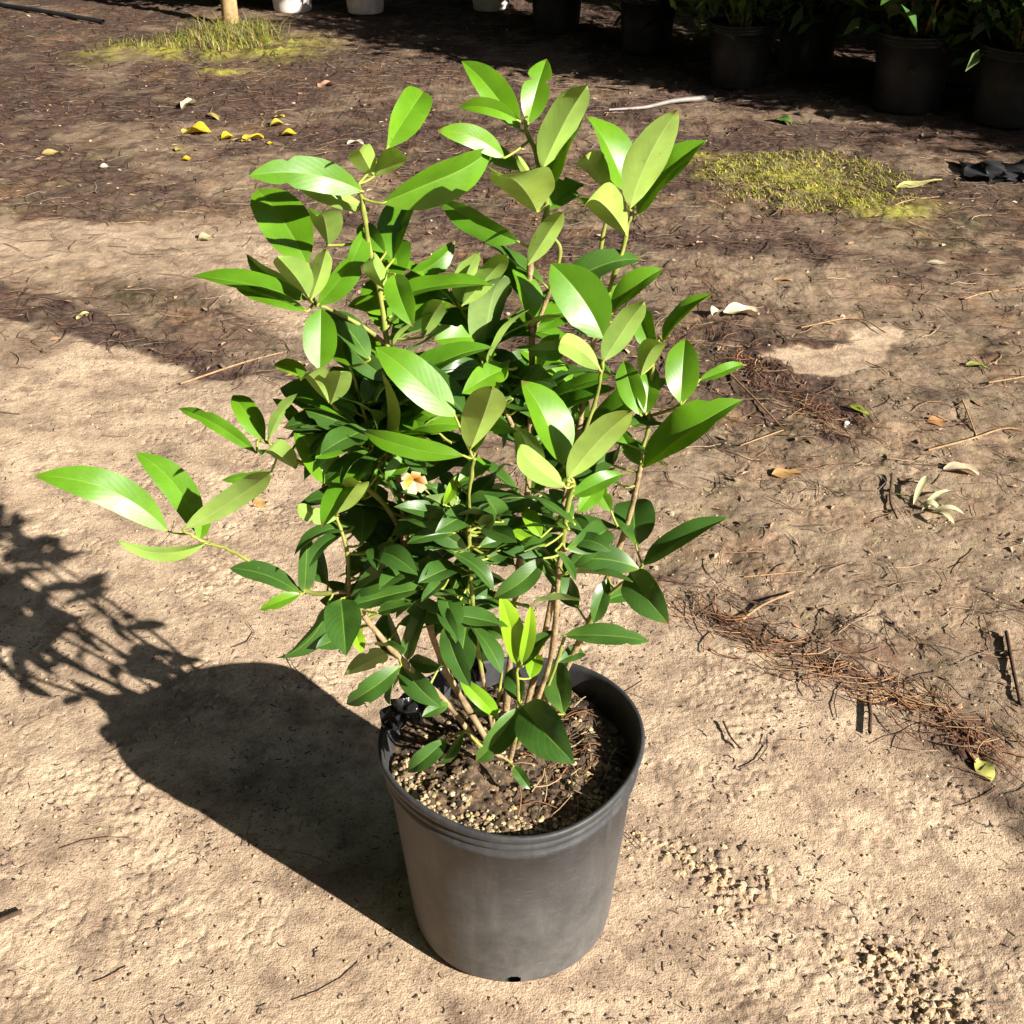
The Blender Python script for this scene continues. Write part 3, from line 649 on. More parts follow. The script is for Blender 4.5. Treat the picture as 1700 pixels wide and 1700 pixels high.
# inner and rear leaves in whorls along the stems
def shadow_ok(us, vs_):
    return us < 105 or vs_ > 1160
nfill = 0; LIM = 300-len(LV)
allow = [(k, i) for k, P in enumerate(SEGP) for i in range(4, len(P)-2)]
random.shuffle(allow)
keys = list(STEMS)
for k, i in allow:
    if nfill >= LIM-1: break
    P = SEGP[k]; q = P[i]
    dq = q-CAMP; zq = dq[1]*CP-dq[2]*SP; uq, vq = 850+F_PX*dq[0]/zq, 850-F_PX*(dq[1]*SP+dq[2]*CP)/zq
    if keys[k] in ('i', 'i2', 'h', 'a2', 'a4', 'c2', 'e', 'e2', 'f', 'f2', 'f3', 'g', 'g2') or not (470 < vq < 1120 and 600 < uq < 1040): continue
    if vq < 640 and random.random() < .5: continue
    sq = np.array([q[0]-1.535*q[2], q[1]+1.222*q[2], 0])-CAMP; us = 850+F_PX*sq[0]/(sq[1]*CP-sq[2]*SP)
    vsq = 850-F_PX*(sq[1]*SP+sq[2]*CP)/(sq[1]*CP-sq[2]*SP)
    if not shadow_ok(us, vsq): continue    # keeps the foot of the shrub as open as it is
    if keys[k][0] in 'cd' and vq < 620: continue
    T0 = P[i+1]-P[i-1]; T0 /= np.linalg.norm(T0)
    for m in range(2):
        th = random.uniform(0, 6.28); out = np.array([math.cos(th), math.sin(th)*.7+.55, random.uniform(-.2, .6)])
        L = random.uniform(.06, .095); A = out/np.linalg.norm(out)
        B = q+A*.006; T = B+A*L
        up = np.array([random.gauss(0, .25), random.gauss(-.1, .25), 1.0])
        leaf(B, T, up, L*random.uniform(.36, .46), random.uniform(.03, .1), random.uniform(12, 26), random.uniform(-.05, .05), .03, OLD if vq > 820 else random.choice([DG_SHADE, (1, 1, 1), OLD]))
        nfill += 1
# beyond those, the crowd of small inner leaves in the middle and lower crown is one part
inner = []
tries = 0
while len(inner) < 205 and tries < 6000:
    tries += 1
    k = random.randrange(len(SEGP)); P = SEGP[k]; i = random.randrange(2, len(P)-2); q = P[i]+np.random.normal(0, .012, 3)
    dq = q-CAMP; zq = dq[1]*CP-dq[2]*SP; uq, vq = 850+F_PX*dq[0]/zq, 850-F_PX*(dq[1]*SP+dq[2]*CP)/zq
    if not (600 < vq < 1160 and 590 < uq < 1045) or q[2] < .27: continue
    if keys[k] in ('e', 'f', 'e2', 'g') and vq < 860: continue
    if abs(uq-690) < 60 and abs(vq-800) < 60: continue
    sq = np.array([q[0]-1.535*q[2], q[1]+1.222*q[2], 0])-CAMP; zs_ = sq[1]*CP-sq[2]*SP
    if not shadow_ok(850+F_PX*sq[0]/zs_, 850-F_PX*(sq[1]*SP+sq[2]*CP)/zs_): continue
    th = random.uniform(0, 6.28); out = np.array([math.cos(th), math.sin(th)*.8+.15, random.uniform(-.5, .7)]); A = out/np.linalg.norm(out)
    L = random.uniform(.03, .068); B = q+A*.004
    leaf(B, B+A*L, np.array([random.gauss(0, .5), random.gauss(-.2, .5), 1.0]), L*random.uniform(.32, .48), random.uniform(.0, .14), random.uniform(12, 34), random.uniform(-.08, .08), .05, petiole=True, into=inner)
off = 0; Vs, Qs, Ms, Us, Ts = [], [], [], [], []
for V, Q, mi, us_, ts_ in inner:
    Vs.append(V); Qs.append(Q+off); Ms += mi; Us.append(us_); Ts.append(ts_); off += len(V)
Qa = np.vstack(Qs); Ua, Ta = np.concatenate(Us), np.concatenate(Ts)
me = mesh_np('inner_leaves', np.vstack(Vs), Qa)
me.polygons.foreach_set('material_index', np.array(Ms, dtype=np.int32))
me.uv_layers.new(name='uv').data.foreach_set('uv', np.stack([Ua[Qa.ravel()], Ta[Qa.ravel()]], -1).astype(np.float32).ravel())
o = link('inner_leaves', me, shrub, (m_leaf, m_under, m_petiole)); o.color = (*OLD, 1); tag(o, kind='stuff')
print('leaves', len(LV), nfill, len(inner))

bl = pp(688, 797, .075); Vb, Qb, Cb = [], [], []
for i in range(6):
    a_ = i*1.05+.3; u_ = np.array([math.cos(a_), -.25, math.sin(a_)]); t_ = np.array([-math.sin(a_), 0, math.cos(a_)])
    for r_, w_, z_ in ((.001, .0015, 0), (.006, .0045, .003), (.011, .0038, .002)):
        Vb += [bl-SB+u_*r_-t_*w_+np.array([0, -z_, 0]), bl-SB+u_*r_+t_*w_+np.array([0, -z_, 0])]
        Cb += [(.72, .33, .05) if (r_ < .008 and i < 4) else (.75, .62, .42)]*2
    k = i*6; Qb += [(k, k+1, k+3, k+2), (k+2, k+3, k+5, k+4)]
me = mesh_np('blossom', np.array(Vb), np.array(Qb)); vcol(me, np.array(Cb)); o = link('blossom', me, shrub, (m_shine,)); o['label'] = 'small cream and orange blossom at mid height'
Pn = ALLP[np.linalg.norm(ALLP-bl, axis=1).argmin()]
V, Q = tube_np(smooth_path([Pn, (Pn+bl)/2+np.array([0, 0, -.004]), bl], 4), .0009, 5); link('blossom_stalk', mesh_np('blossom_stalk', V-SB, Q), shrub, (m_green,))

# ------------------------------------------------------------------ background: shrubs in nursery pots standing in shade
def bg_leafmesh(name, n, rx, z0, z1, size, seed):
    r = np.random.default_rng(seed); sp = Soup()
    nst = 13; tips = []
    for k in range(nst):                                   # leafy shoots fanning out of the pot
        a = r.random()*6.28; rr_ = rx*(.35+.65*r.random()); tips.append((rr_*math.cos(a), rr_*math.sin(a), z0+(z1-z0)*(.12+.88*r.random())))
    for i in range(n):
        tx, ty, tz = tips[i % nst]; t = .12+.88*r.random()**.75
        c = np.array([tx*t, ty*t, z0*.8+(tz-z0*.8)*t]) + r.normal(0, [.085, .085, .075])
        A = np.array([c[0]*.7, c[1]*.7, .12])+r.normal(0, .5, 3)*.35; A /= np.linalg.norm(A)
        up = np.array([0, 0, 1.0])+r.normal(0, .5, 3); S = np.cross(A, up); S /= np.linalg.norm(S)+1e-9; Nn = np.cross(S, A)
        L = size*r.uniform(.7, 1.25); w = L*r.uniform(.15, .21)
        V = np.array([c, c+A*L*.45+S*w+Nn*.01, c+A*L+Nn*-.008, c+A*L*.45-S*w+Nn*.01])
        sp.add(V, np.array([[0, 1, 2, 3]]), np.array((.055, .12, .022))*r.uniform(.55, 1.4)*np.array([r.uniform(.8, 1.4), 1, 1]))
    me = mesh_np(name, np.vstack(sp.v), np.vstack(sp.f), True); vcol(me, np.vstack(sp.c)); me.materials.append(m_bgleaf)
    sp2V, sp2Q, nn = [], [], 0
    for tx, ty, tz in tips:
        P = smooth_path([(tx*.08, ty*.08, .2), (tx*.35, ty*.35, .2+(tz-.2)*.45), (tx*.95, ty*.95, tz*.95)], 4)
        V, Q = tube_np(P, np.linspace(.007, .003, len(P)), 6); sp2V.append(V); sp2Q.append(Q+nn); nn += len(V)
    ms = mesh_np('stems', np.vstack(sp2V), np.vstack(sp2Q)); ms.materials.append(m_bark)
    return me, ms
m_bgleaf = attr_mat('background_leaf', .35, .5, .3, 30, .22)
bgpot = pot_mesh('pot_wall', 48, False, .5)
bgpot.materials.append(m_potdark)
bgpot_pale = bgpot.copy(); bgpot_pale.materials.clear(); bgpot_pale.materials.append(m_potpale)
a = np.arange(24)*2*np.pi/24
dV = np.vstack([np.stack([.125*q*np.cos(a), .125*q*np.sin(a), np.full(24, .235)+.006*np.sin(a*3+q*5)], -1) for q in (1., .6, .02)])
dQ = np.array([(i*24+j, i*24+(j+1) % 24, (i+1)*24+(j+1) % 24, (i+1)*24+j) for i in range(2) for j in range(24)])
bgsoil = mesh_np('potting_soil', dV, dQ); bgsoil.materials.append(m_mix)
VAR = [bg_leafmesh('foliage', 2000, .40, .30, 1.5, .10, 11), bg_leafmesh('foliage', 2100, .36, .28, 1.35, .09, 12), bg_leafmesh('foliage', 2000, .42, .32, 1.7, .11, 13)]
def bg_shrub(x, y, label, var, scale=1.0, pale=False, rot=None, tall=1.0):
    o = empty('potted_shrub', (x, y, hz(x, y)))
    o.rotation_euler = (0, 0, random.uniform(0, 6.28) if rot is None else rot); o.scale = (scale,)*3
    tag(o, label, 'potted shrub', 'shrubs in pots at the back')
    for nm, me in (('pot_wall', bgpot_pale if pale else bgpot), ('potting_soil', bgsoil), ('foliage', VAR[var][0]), ('stems', VAR[var][1])):
        c_ = bpy.data.objects.new(nm, me); C.objects.link(c_); c_.parent = o
        if nm in ('foliage', 'stems'): c_.scale = (1, 1, tall)
    return o
BG = [
 # seen, front to back and right to left
 (1520, 196, 'large black pot in the shaded front row with sun flecks at its foot', 0, 1.08, False),
 (1232, 153, 'black pot in shade above the pointed yellow leaf, second of the front row', 1, .95, False),
 (1076, 96, 'black pot in deep shade with a sunlit streak, behind the shrub top at right', 2, .95, False),
 (925, 60, 'black pot in deep shade directly behind the top leaves of the shrub', 0, .95, False),
 (1690, 222, 'black pot cut off by the right edge of the picture', 1, 1.05, False),
 (1345, 128, 'black pot set back between two front row pots', 2, .95, False),
 (1620, 150, 'black pot set back near the right edge, behind the front row', 0, 1.0, False),
 (815, 22, 'pale grey pot with a curved shadow across it, rightmost of the pale ones', 1, .84, True),
 (604, 28, 'pale grey pot striped with leaf shadow, middle of the pale ones', 0, .82, True),
 (481, 25, 'plain pale grey pot in full sun beside the tan post', 2, .86, True),
]
for u, v, lab, var, sc, pale in BG:
    q = gp(u, v); q[1] += .13*sc
    bg_shrub(q[0], q[1], lab, var, sc, pale, tall=(.8 if pale else 1.0))
# the rows run on to the right, out of the picture, and a row stands behind
k = 0
rowd = np.array([.66, -.75])
for i in range(1, 10):
    q = gp(1690, 222)[:2] + rowd*.50*i
    bg_shrub(q[0]+.38, q[1]+.30, 'potted shrub further along the shaded front row, out past the right edge', k % 3, 1.05, False); k += 1
for i in range(0, 13):
    q = gp(1620, 130)[:2] + np.array([.66, -.75])*.5*(i-5) + np.array([.62, .55])
    bg_shrub(q[0], q[1], 'potted shrub in the shaded row behind the front one', k % 3, 1.12, False); k += 1
for i in range(0, 9):
    q = np.array([-3.2+.62*i, 8.0-.05*i])
    bg_shrub(q[0], q[1], 'potted shrub in the dark rear row', k % 3, 1.1, False); k += 1

# tan post with weeds round its foot
def polytube(name, pts, rad, mat, seg=10, label=None, cat=None, parent=None, n=6):
    V, Q = tube_np(smooth_path(pts, n), np.interp(np.linspace(0, 1, (len(pts)-1)*n+1), np.linspace(0, 1, len(np.atleast_1d(rad))), np.atleast_1d(rad)), seg)
    o = link(name, mesh_np(name, V, Q), parent, (mat,))
    if label: tag(o, label, cat)
    return o
q = on_ground(383, 40)
polytube('wooden_post', [q+np.array([0, 0, -.05]), q+np.array([.003, 0, .3]), q+np.array([-.004, .01, .8]), q+np.array([.0, .015, 1.5])], [.042, .037, .036, .034], m_wood, 14,
         'slim tan wooden post rising from a tuft of yellow green weeds', 'post')
def blades(name, cx, cy, rx, ry, n, h, cols, lab=None, kind='stuff', lean=.9):
    sp = Soup()
    for i in range(n):
        a, rr_ = random.random()*6.28, math.sqrt(random.random())
        x, y = cx+rx*rr_*math.cos(a)*random.uniform(.6, 1.1), cy+ry*rr_*math.sin(a)
        z = hz(x, y); L = h*random.uniform(.4, 1.2); th = random.random()*6.28; w = random.uniform(.0012, .003)*max(1, h*9)
        d = np.array([math.cos(th), math.sin(th), 0])*lean*random.uniform(.3, 1.5); s_ = np.array([-math.sin(th), math.cos(th), 0])*w
        V = []
        for t in (0, .5, 1):
            c_ = np.array([x, y, z-.004]) + d*L*t*t + np.array([0, 0, L*(t-.35*t*t)])
            V += [c_-s_*(1-.85*t), c_+s_*(1-.85*t)]
        sp.add(np.array(V), np.array([[0, 1, 3, 2], [2, 3, 5, 4]]), np.array(random.choice(cols))*random.uniform(.7, 1.25))
    o = sp.build(name, m_blade, True)
    tag(o, lab, None, None, kind)
    return o
m_blade = attr_mat('blade', .6, .3, .25, 80, .25)
YGC = [(.30, .28, .05), (.20, .24, .03), (.36, .28, .10), (.14, .18, .03), (.42, .34, .16)]
q = gp(385, 66); o = blades('weed_tuft', q[0], q[1], .26, .34, 900, .11, YGC, 'yellow green weed tuft round the foot of the tan post', None); o['category'] = 'weeds'
q = gp(270, 75); o = blades('weed_patch', q[0], q[1], .28, .18, 260, .06, YGC, 'thin low weeds to the left of the tan post', 'stuff')
q = gp(1350, 300); o = blades('moss_patch', q[0], q[1], .36, .34, 5200, .020, [(.42, .42, .05), (.52, .48, .08), (.32, .32, .04), (.42, .34, .14), (.20, .22, .04)], 'yellow green moss patch right of the shrub top', 'stuff')

# ------------------------------------------------------------------ pine straw and crumbs
def scatter(n, x0, x1, y0, y1, prob):
    x = rng.uniform(x0, x1, n); y = y0*(y1/y0)**rng.random(n)           # denser near
    half = .30+.42*y; keep = (np.abs(x) < half)
    x, y = x[keep], y[keep]; m = masks(x, y); p_ = prob(m, x, y)
    k_ = rng.random(len(x)) < p_; k_ &= np.hypot(x, y-POT_Y) > .125
    return x[k_], y[k_]
sp = Soup()
x, y = scatter(42000, -3, 3, .8, 7.0, lambda m, x, y: np.clip(.008 + .40*m[0]*(1-.6*m[2]) + .5*m[1], 0, 1)*(1-m[4])*np.clip(.3+.35*y, 0, 1))
NC = np.array([(.20, .11, .065), (.13, .075, .05), (.27, .165, .10), (.08, .05, .04), (.34, .24, .15), (.17, .09, .06), (.22, .17, .135)])
n = len(x); L = rng.uniform(.03, .10, n); th = np.where(rng.random(n) < .4, rng.normal(R(-20), .5, n), rng.random(n)*np.pi); cu = rng.normal(0, .5, n)
W = rng.uniform(.0004, .0009, n)*(1+.25*np.clip(y-1.5, 0, 4))
ts = np.linspace(-.5, .5, 4)
PX = x[:, None]+np.cos(th[:, None]+cu[:, None]*ts)*L[:, None]*ts; PY = y[:, None]+np.sin(th[:, None]+cu[:, None]*ts)*L[:, None]*ts
PZ = height(PX.ravel(), PY.ravel()).reshape(PX.shape)+.0012+rng.random((n, 1))*.003 + .002*rng.random(PX.shape)
sx_, sy_ = -np.sin(th)[:, None]*W[:, None], np.cos(th)[:, None]*W[:, None]
V = np.stack([np.stack([PX-sx_, PY-sy_, PZ], -1), np.stack([PX, PY, PZ+W[:, None]*1.3], -1), np.stack([PX+sx_, PY+sy_, PZ], -1)], 2)   # n,4,3,3
Q = []
for i in range(3):
    for j in range(2): Q.append((i*3+j, i*3+j+1, (i+1)*3+j+1, (i+1)*3+j))
Q = (np.array(Q)[None]+12*np.arange(n)[:, None, None]).reshape(-1, 4)
me = mesh_np('pine_straw', V.reshape(-1, 3), Q); col = NC[rng.integers(0, len(NC), n)]*rng.uniform(.7, 1.25, (n, 1))*(1-.5*masks(x, y)[1])[:, None]; vcol(me, np.repeat(col, 12, 0))
tag(link('pine_straw', me, None, (m_bits,)), 'fallen brown pine needles strewn over the dark ground', None, None, 'stuff')
print('needles', n)
# crumbs of soil
sp = Soup()
def crumbs(x, y, smin, smax, cols, sink=.2):
    z = height(x, y)
    for i in range(len(x)):
        s = smin+(smax-smin)*random.random()**2.5; V, Q = clod((x[i], y[i], z[i]+s*sink), s, .75); sp.add(V, Q, np.array(random.choice(cols))*random.uniform(.75, 1.1))
SC = [(.50, .35, .21), (.44, .31, .19), (.55, .40, .25), (.33, .24, .16)]
x, y = scatter(22000, -1.4, 1.4, .8, 2.3, lambda m, x, y: np.clip(.28+.2*m[0], 0, 1)*np.ones_like(x)); crumbs(x, y, .0005, .0026, SC)
x, y = scatter(60000, -.2, .75, .78, 1.4, lambda m, x, y: m[3]**1.6*.30); crumbs(x, y, .0009, .0075, SC, -.30)
x, y = scatter(5000, -2.6, 2.6, 1.2, 6.5, lambda m, x, y: .32*m[0]); crumbs(x, y, .002, .007, [(.20, .13, .085), (.10, .065, .045), (.32, .22, .14), (.42, .33, .23)])
tag(sp.build('soil_crumbs', m_bits, False), 'loose crumbs of sandy soil', None, None, 'stuff')
# tiny dark curved scraps pressed into the sand
x, y = scatter(26000, -1.6, 1.6, .8, 3.0, lambda m, x, y: np.clip(.12+.5*sstep(-.1, .25, fbm(x+9, y-4, .2, 2)), 0, 1)*(1-m[4])); n = len(x)
L = rng.uniform(.003, .013, n); th = rng.random(n)*6.28; cu = rng.normal(0, 1.6, n); W = rng.uniform(.0003, .0008, n)
ts = np.linspace(-.5, .5, 4)
PX = x[:, None]+np.cos(th[:, None]+cu[:, None]*ts)*L[:, None]*ts; PY = y[:, None]+np.sin(th[:, None]+cu[:, None]*ts)*L[:, None]*ts
PZ = height(PX.ravel(), PY.ravel()).reshape(PX.shape)+.0008
sx_, sy_ = -np.sin(th)[:, None]*W[:, None], np.cos(th)[:, None]*W[:, None]
V = np.stack([np.stack([PX-sx_, PY-sy_, PZ-.0004], -1), np.stack([PX+sx_, PY+sy_, PZ+.0004], -1)], 2)
Q = (np.array([(i*2, i*2+1, i*2+3, i*2+2) for i in range(3)])[None]+8*np.arange(n)[:, None, None]).reshape(-1, 4)
me = mesh_np('dark_scraps', V.reshape(-1, 3), Q); vcol(me, np.repeat(np.array([(.075, .055, .042), (.13, .09, .065), (.045, .035, .03)])[rng.integers(0, 3, n)], 8, 0))
tag(link('dark_scraps', me, None, (m_bits,)), 'tiny dark plant scraps in the sand', None, None, 'stuff')
# bark and leaf fragments
sp = Soup()
x, y = scatter(12000, -3, 3, 1.2, 6.8, lambda m, x, y: np.clip(.55*m[0], 0, 1)); z = height(x, y)
for i in range(len(x)):
    L = random.uniform(.008, .030); w = L*random.uniform(.2, .5); th = random.random()*6.28; A = np.array([math.cos(th), math.sin(th), random.gauss(0, .15)]); S = np.array([-math.sin(th), math.cos(th), random.gauss(0, .25)])
    c_ = np.array([x[i], y[i], z[i]+.003]); V = np.array([c_-A*L*.5, c_-A*.1*L+S*w*.5+[0, 0, .002], c_+A*L*.5, c_+A*.05*L-S*w*.5+[0, 0, .001]])
    sp.add(V, np.array([[0, 1, 2, 3]]), np.array(random.choice([(.26, .15, .085), (.36, .22, .12), (.16, .10, .07), (.45, .33, .21), (.30, .20, .15)]))*random.uniform(.6, 1.2))
tag(sp.build('leaf_fragments', m_bits, False), 'small dry leaf and bark fragments over the dark ground', None, None, 'stuff')

# ------------------------------------------------------------------ single things lying on the ground
def ground_leaf(u, v, L, w, ang, col, label, lift=.006, bend=.12, fold=15, name='fallen_leaf', group=None, cat='leaf'):
    q = on_ground(u, v); A = np.array([math.cos(R(ang)), math.sin(R(ang)), .05]); A /= np.linalg.norm(A)
    S = np.array([-A[1], A[0], 0]); s = np.linspace(0, 1, 9); wv = np.interp(s, OUT_S, OUT_W)*w*.5; V = []
    org = q
    for sheet in (0, -.0008):
        for i, t in enumerate(s):
            for tt in (-1, -.5, 0, .5, 1):
                V.append(A*L*(t-.5)+S*tt*wv[i]+np.array([0, 0, lift*.5+bend*L*(1-4*(t-.5)**2)*.3+abs(tt)*wv[i]*math.sin(R(fold))+.12*w*math.sin(t*7+tt*2+u)*abs(tt) + sheet*(1-tt*tt)]))
    idx = np.arange(45).reshape(9, 5); Q = np.stack([idx[:-1, :-1], idx[:-1, 1:], idx[1:, 1:], idx[1:, :-1]], -1).reshape(-1, 4)
    me = mesh_np(name, np.array(V), np.vstack([Q, Q[:, ::-1]+45])); vcol(me, np.tile(np.array(col, float), (90, 1)))
    o = link(name, me, None, (m_shine,)); o.location = [float(a) for a in org]
    tag(o, label, cat, group); return o
YEL = (.62, .48, .035)
G1 = 'yellow leaves scattered at upper left'
ground_leaf(328, 222, 0.095, 0.076, 10, YEL, 'largest crumpled yellow leaf, leftmost of the yellow scatter', .01, .2, 30, group=G1)
ground_leaf(309, 219, 0.045, 0.036, 80, (.6, .46, .12), 'small pale yellow leaf touching the left of the largest one', group=G1)
ground_leaf(379, 231, 0.056, 0.051, 40, YEL, 'round yellow leaf right of the largest one', .01, .2, 25, group=G1)
ground_leaf(420, 235, 0.078, 0.051, 25, YEL, 'yellow leaf lying with a tan curl at its left, centre of the scatter', .01, .2, 25, group=G1)
ground_leaf(402, 236, 0.067, 0.025, -10, (.55, .36, .2), 'tan curled leaf strip between two yellow leaves', .008, .2, 25, group=G1)
ground_leaf(479, 226, 0.062, 0.045, 20, YEL, 'yellow leaf at the right end of the scatter', .01, .2, 20, group=G1)
ground_leaf(460, 208, 0.056, 0.045, 35, (.58, .44, .07), 'dull yellow leaf above the right end of the scatter', .01, .2, 25, group=G1)
ground_leaf(465, 196, 0.039, 0.025, 0, (.6, .42, .06), 'tiny orange yellow leaf, uppermost at the right of the scatter', group=G1)
ground_leaf(355, 197, 0.095, 0.028, 130, (.58, .46, .16), 'narrow cream yellow leaf lying aslant above the scatter', .008, .15, 25, group=G1)
ground_leaf(314, 181, 0.067, 0.058, 45, (.62, .54, .36), 'cream white curled leaf above the yellow scatter', .015, .3, 35, group=G1)
ground_leaf(310, 269, 0.039, 0.032, 20, YEL, 'small yellow leaf below the scatter', group=G1)
ground_leaf(299, 252, 0.039, 0.025, 60, (.36, .36, .07), 'small green yellow leaf just under the scatter', group=G1)
ground_leaf(450, 243, 0.028, 0.023, 10, YEL, 'tiny yellow fragment below the right end of the scatter', group=G1)
ground_leaf(85, 255, 0.084, 0.045, 15, (.55, .42, .15), 'pale tan leaf near the left edge, beyond the sand', .006)
ground_leaf(172, 278, 0.042, 0.038, 15, (.66, .60, .50), 'small white chip left of the shrub', .006, name='white_chip', cat='chip')
ground_leaf(1230, 527, .085, .055, -12, (.80, .68, .50), 'cream curled leaf lying bright right of the shrub', .008, .12, 30)
ground_leaf(1190, 525, 0.042, 0.030, 60, (.72, .60, .42), 'small cream shred at the left of the curled cream leaf', .012, .3, 35)
ground_leaf(1633, 1283, .040, .024, 95, (.48, .46, .12), 'yellow green oval leaf lying near the right edge', .004, .05, 10)
ground_leaf(1305, 788, 0.056, 0.030, 5, (.55, .31, .12), 'orange tan leaf scrap on the sand right of the shrub', .004, .05, 10)
ground_leaf(1595, 785, 0.063, 0.033, -20, (.70, .56, .38), 'pale tan curled leaf beyond the pale leaf sprig', .010, .25, 30)
ground_leaf(1425, 687, 0.056, 0.018, 125, (.30, .36, .05), 'narrow green leaf on the dark litter right of the shrub', .008, .15, 20)
ground_leaf(1408, 706, 0.022, 0.018, 40, (.75, .70, .58), 'tiny white scrap beside the narrow green leaf', .006, .15, 20)
ground_leaf(1620, 609, 0.042, 0.024, -20, (.34, .38, .10), 'small pale green leaf on litter near the right edge', .008, .15, 20)
ground_leaf(1300, 466, 0.048, 0.024, -5, (.52, .30, .15), 'rusty leaf scrap beyond the curled cream leaf', .005, .1, 10)
ground_leaf(1555, 705, 0.042, 0.033, 10, (.50, .26, .11), 'rust brown leaf scrap among twigs at right', .005, .1, 10)
ground_leaf(1555, 440, 0.070, 0.021, -10, (.60, .48, .34), 'thin pale leaf on far litter at right', .006, .1, 10)
ground_leaf(540, 143, 0.070, 0.060, 40, (.50, .28, .18), 'pinkish brown leaf on dark litter left of the shrub top', .008, .2, 20)
ground_leaf(590, 242, 0.056, 0.045, 0, (.66, .56, .44), 'cream scrap hidden left of the upper leaves', .008, .2, 20)
ground_leaf(430, 835, 0.034, 0.027, 20, (.58, .36, .13), 'small orange smudge of leaf on the sand left of the shrub', .002, .02, 5)
q = gp(342, 400); ground_leaf(342, 398, 0.049, 0.042, 30, (.52, .48, .28), 'pale round leaf on sand left of the shrub', .006, .15, 15)
ground_leaf(138, 530, 0.039, 0.018, 60, (.50, .44, .20), 'pale straw coloured leaf on the dark humus band', .006, .15, 15)
ground_leaf(1525, 310, 0.168, 0.045, 20, (.60, .54, .22), 'pale yellow blade shaped leaf on the ground at right', .008, .06, 10)
ground_leaf(1300, 205, 0.084, 0.045, 120, (.10, .20, .04), 'green leaf fallen near the shaded pots', .01, .15, 20)
# pale sprig of pointed leaves
sprig = empty('leaf_sprig', on_ground(1545, 842))
tag(sprig, 'pale cream green sprig of pointed leaves lying on the sand at right', 'sprig')
so = np.array(sprig.location)
polytube('stalk', [on_ground(1487, 818, .004)-so, on_ground(1515, 828, .007)-so, on_ground(1540, 845, .008)-so], [.0010, .0013], m_petiole, 6, parent=sprig)
for (u0, v0, u1, v1, w) in ((1516, 838, 1538, 797, .012), (1530, 848, 1578, 820, .013), (1545, 850, 1600, 858, .015), (1545, 850, 1583, 876, .012), (1525, 842, 1560, 850, .018)):
    A_, B_ = on_ground(u0, v0, .006), on_ground(u1, v1, .012)
    L_ = np.linalg.norm(B_-A_); ax = (B_-A_)/L_; S_ = np.cross(ax, [0, 0, 1]); S_ /= np.linalg.norm(S_); s = np.linspace(0, 1, 8); wv = np.interp(s, OUT_S, OUT_W)*w*.5
    V = [A_-so+ax*L_*t+S_*k_*wv[i]+np.array([0, 0, .010*math.sin(t*3.1)+abs(k_)*wv[i]*.5]) for i, t in enumerate(s) for k_ in (-1, 0, 1)]
    idx = np.arange(24).reshape(8, 3); Q = np.stack([idx[:-1, :-1], idx[:-1, 1:], idx[1:, 1:], idx[1:, :-1]], -1).reshape(-1, 4)
    me = mesh_np('leaf', np.array(V), Q); vcol(me, np.tile(np.array((.62, .60, .34)), (24, 1))); link('leaf', me, sprig, (m_shine,))
# twigs
m_twig = simple('dry_twig', (.36, .22, .12), .8, .4, 60, .2, .4, 300)
m_twigd = simple('dark_twig', (.075, .045, .030), .8, .4, 60, .2, .4, 300)
m_straw = simple('red_straw', (.34, .16, .075), .75, .4, 80, .2)
def twig(pts, r0, r1, label, mat=None, name='twig', lift=.004):
    P = [on_ground(u, v, lift+.004*random.random()) for u, v in pts]
    V, Q = tube_np(smooth_path(P, 6), np.linspace(r0, r1, (len(P)-1)*6+1), 7)
    o0 = P[0].copy(); me = mesh_np(name, V-o0, Q); o = link(name, me, None, (mat or m_twig,)); o.location = [float(a) for a in o0]
    tag(o, label, 'twig'); return o
twig([(-25, 1548), (10, 1530), (38, 1517)], .0035, .0028, 'short dark stick poking in from the lower left edge', m_twigd)
twig([(1205, 620), (1255, 672), (1298, 712)], .0022, .0016, 'straight tan twig slanting down beside the right leaves')
twig([(1228, 748), (1270, 728), (1300, 716)], .0012, .001, 'thin tan twig meeting the slanting one at right')
twig([(1225, 1038), (1265, 1012), (1318, 984)], .0022, .0016, 'straight tan twig crossing the pine straw ridge')
twig([(1235, 958), (1285, 958), (1335, 952)], .0013, .0010, 'thin pale twig lying level above the pine straw ridge')
twig([(1540, 752), (1610, 735), (1665, 718), (1705, 722)], .0022, .0014, 'long reddish tan twig at the right edge above the sprig')
twig([(1595, 675), (1610, 705), (1622, 735)], .0018, .0014, 'short brown twig crossing the long reddish one')
twig([(1600, 500), (1640, 488), (1710, 482)], .0020, .0014, 'pale twig at the right edge on the far litter')
twig([(1640, 640), (1680, 632), (1710, 625)], .0018, .0014, 'grey brown twig at the right edge above the sprig twigs')
twig([(1668, 1060), (1678, 1110), (1692, 1180)], .0030, .0024, 'upright looking dark red stick at the right edge', m_twigd)
twig([(1440, 1165), (1443, 1195), (1442, 1225)], .0030, .0026, 'stubby dark stick end below the pine straw ridge', m_twigd)
twig([(1200, 1205), (1212, 1230), (1228, 1250)], .0016, .001, 'tiny dark twig on the sand right of the pot', m_twigd)
twig([(300, 640), (400, 605), (470, 590)], .0022, .0014, 'pale tan twig on dark litter left of the shrub')
twig([(1480, 790), (1478, 830), (1490, 860)], .0022, .0018, 'bent black twig at the left of the pale sprig', m_twigd)
twig([(1330, 545), (1420, 530), (1470, 555)], .0018, .0014, 'brown twig across the bare sand spot at right')
twig([(1450, 365), (1500, 340), (1560, 330)], .0022, .0014, 'pale twig by the moss at right')
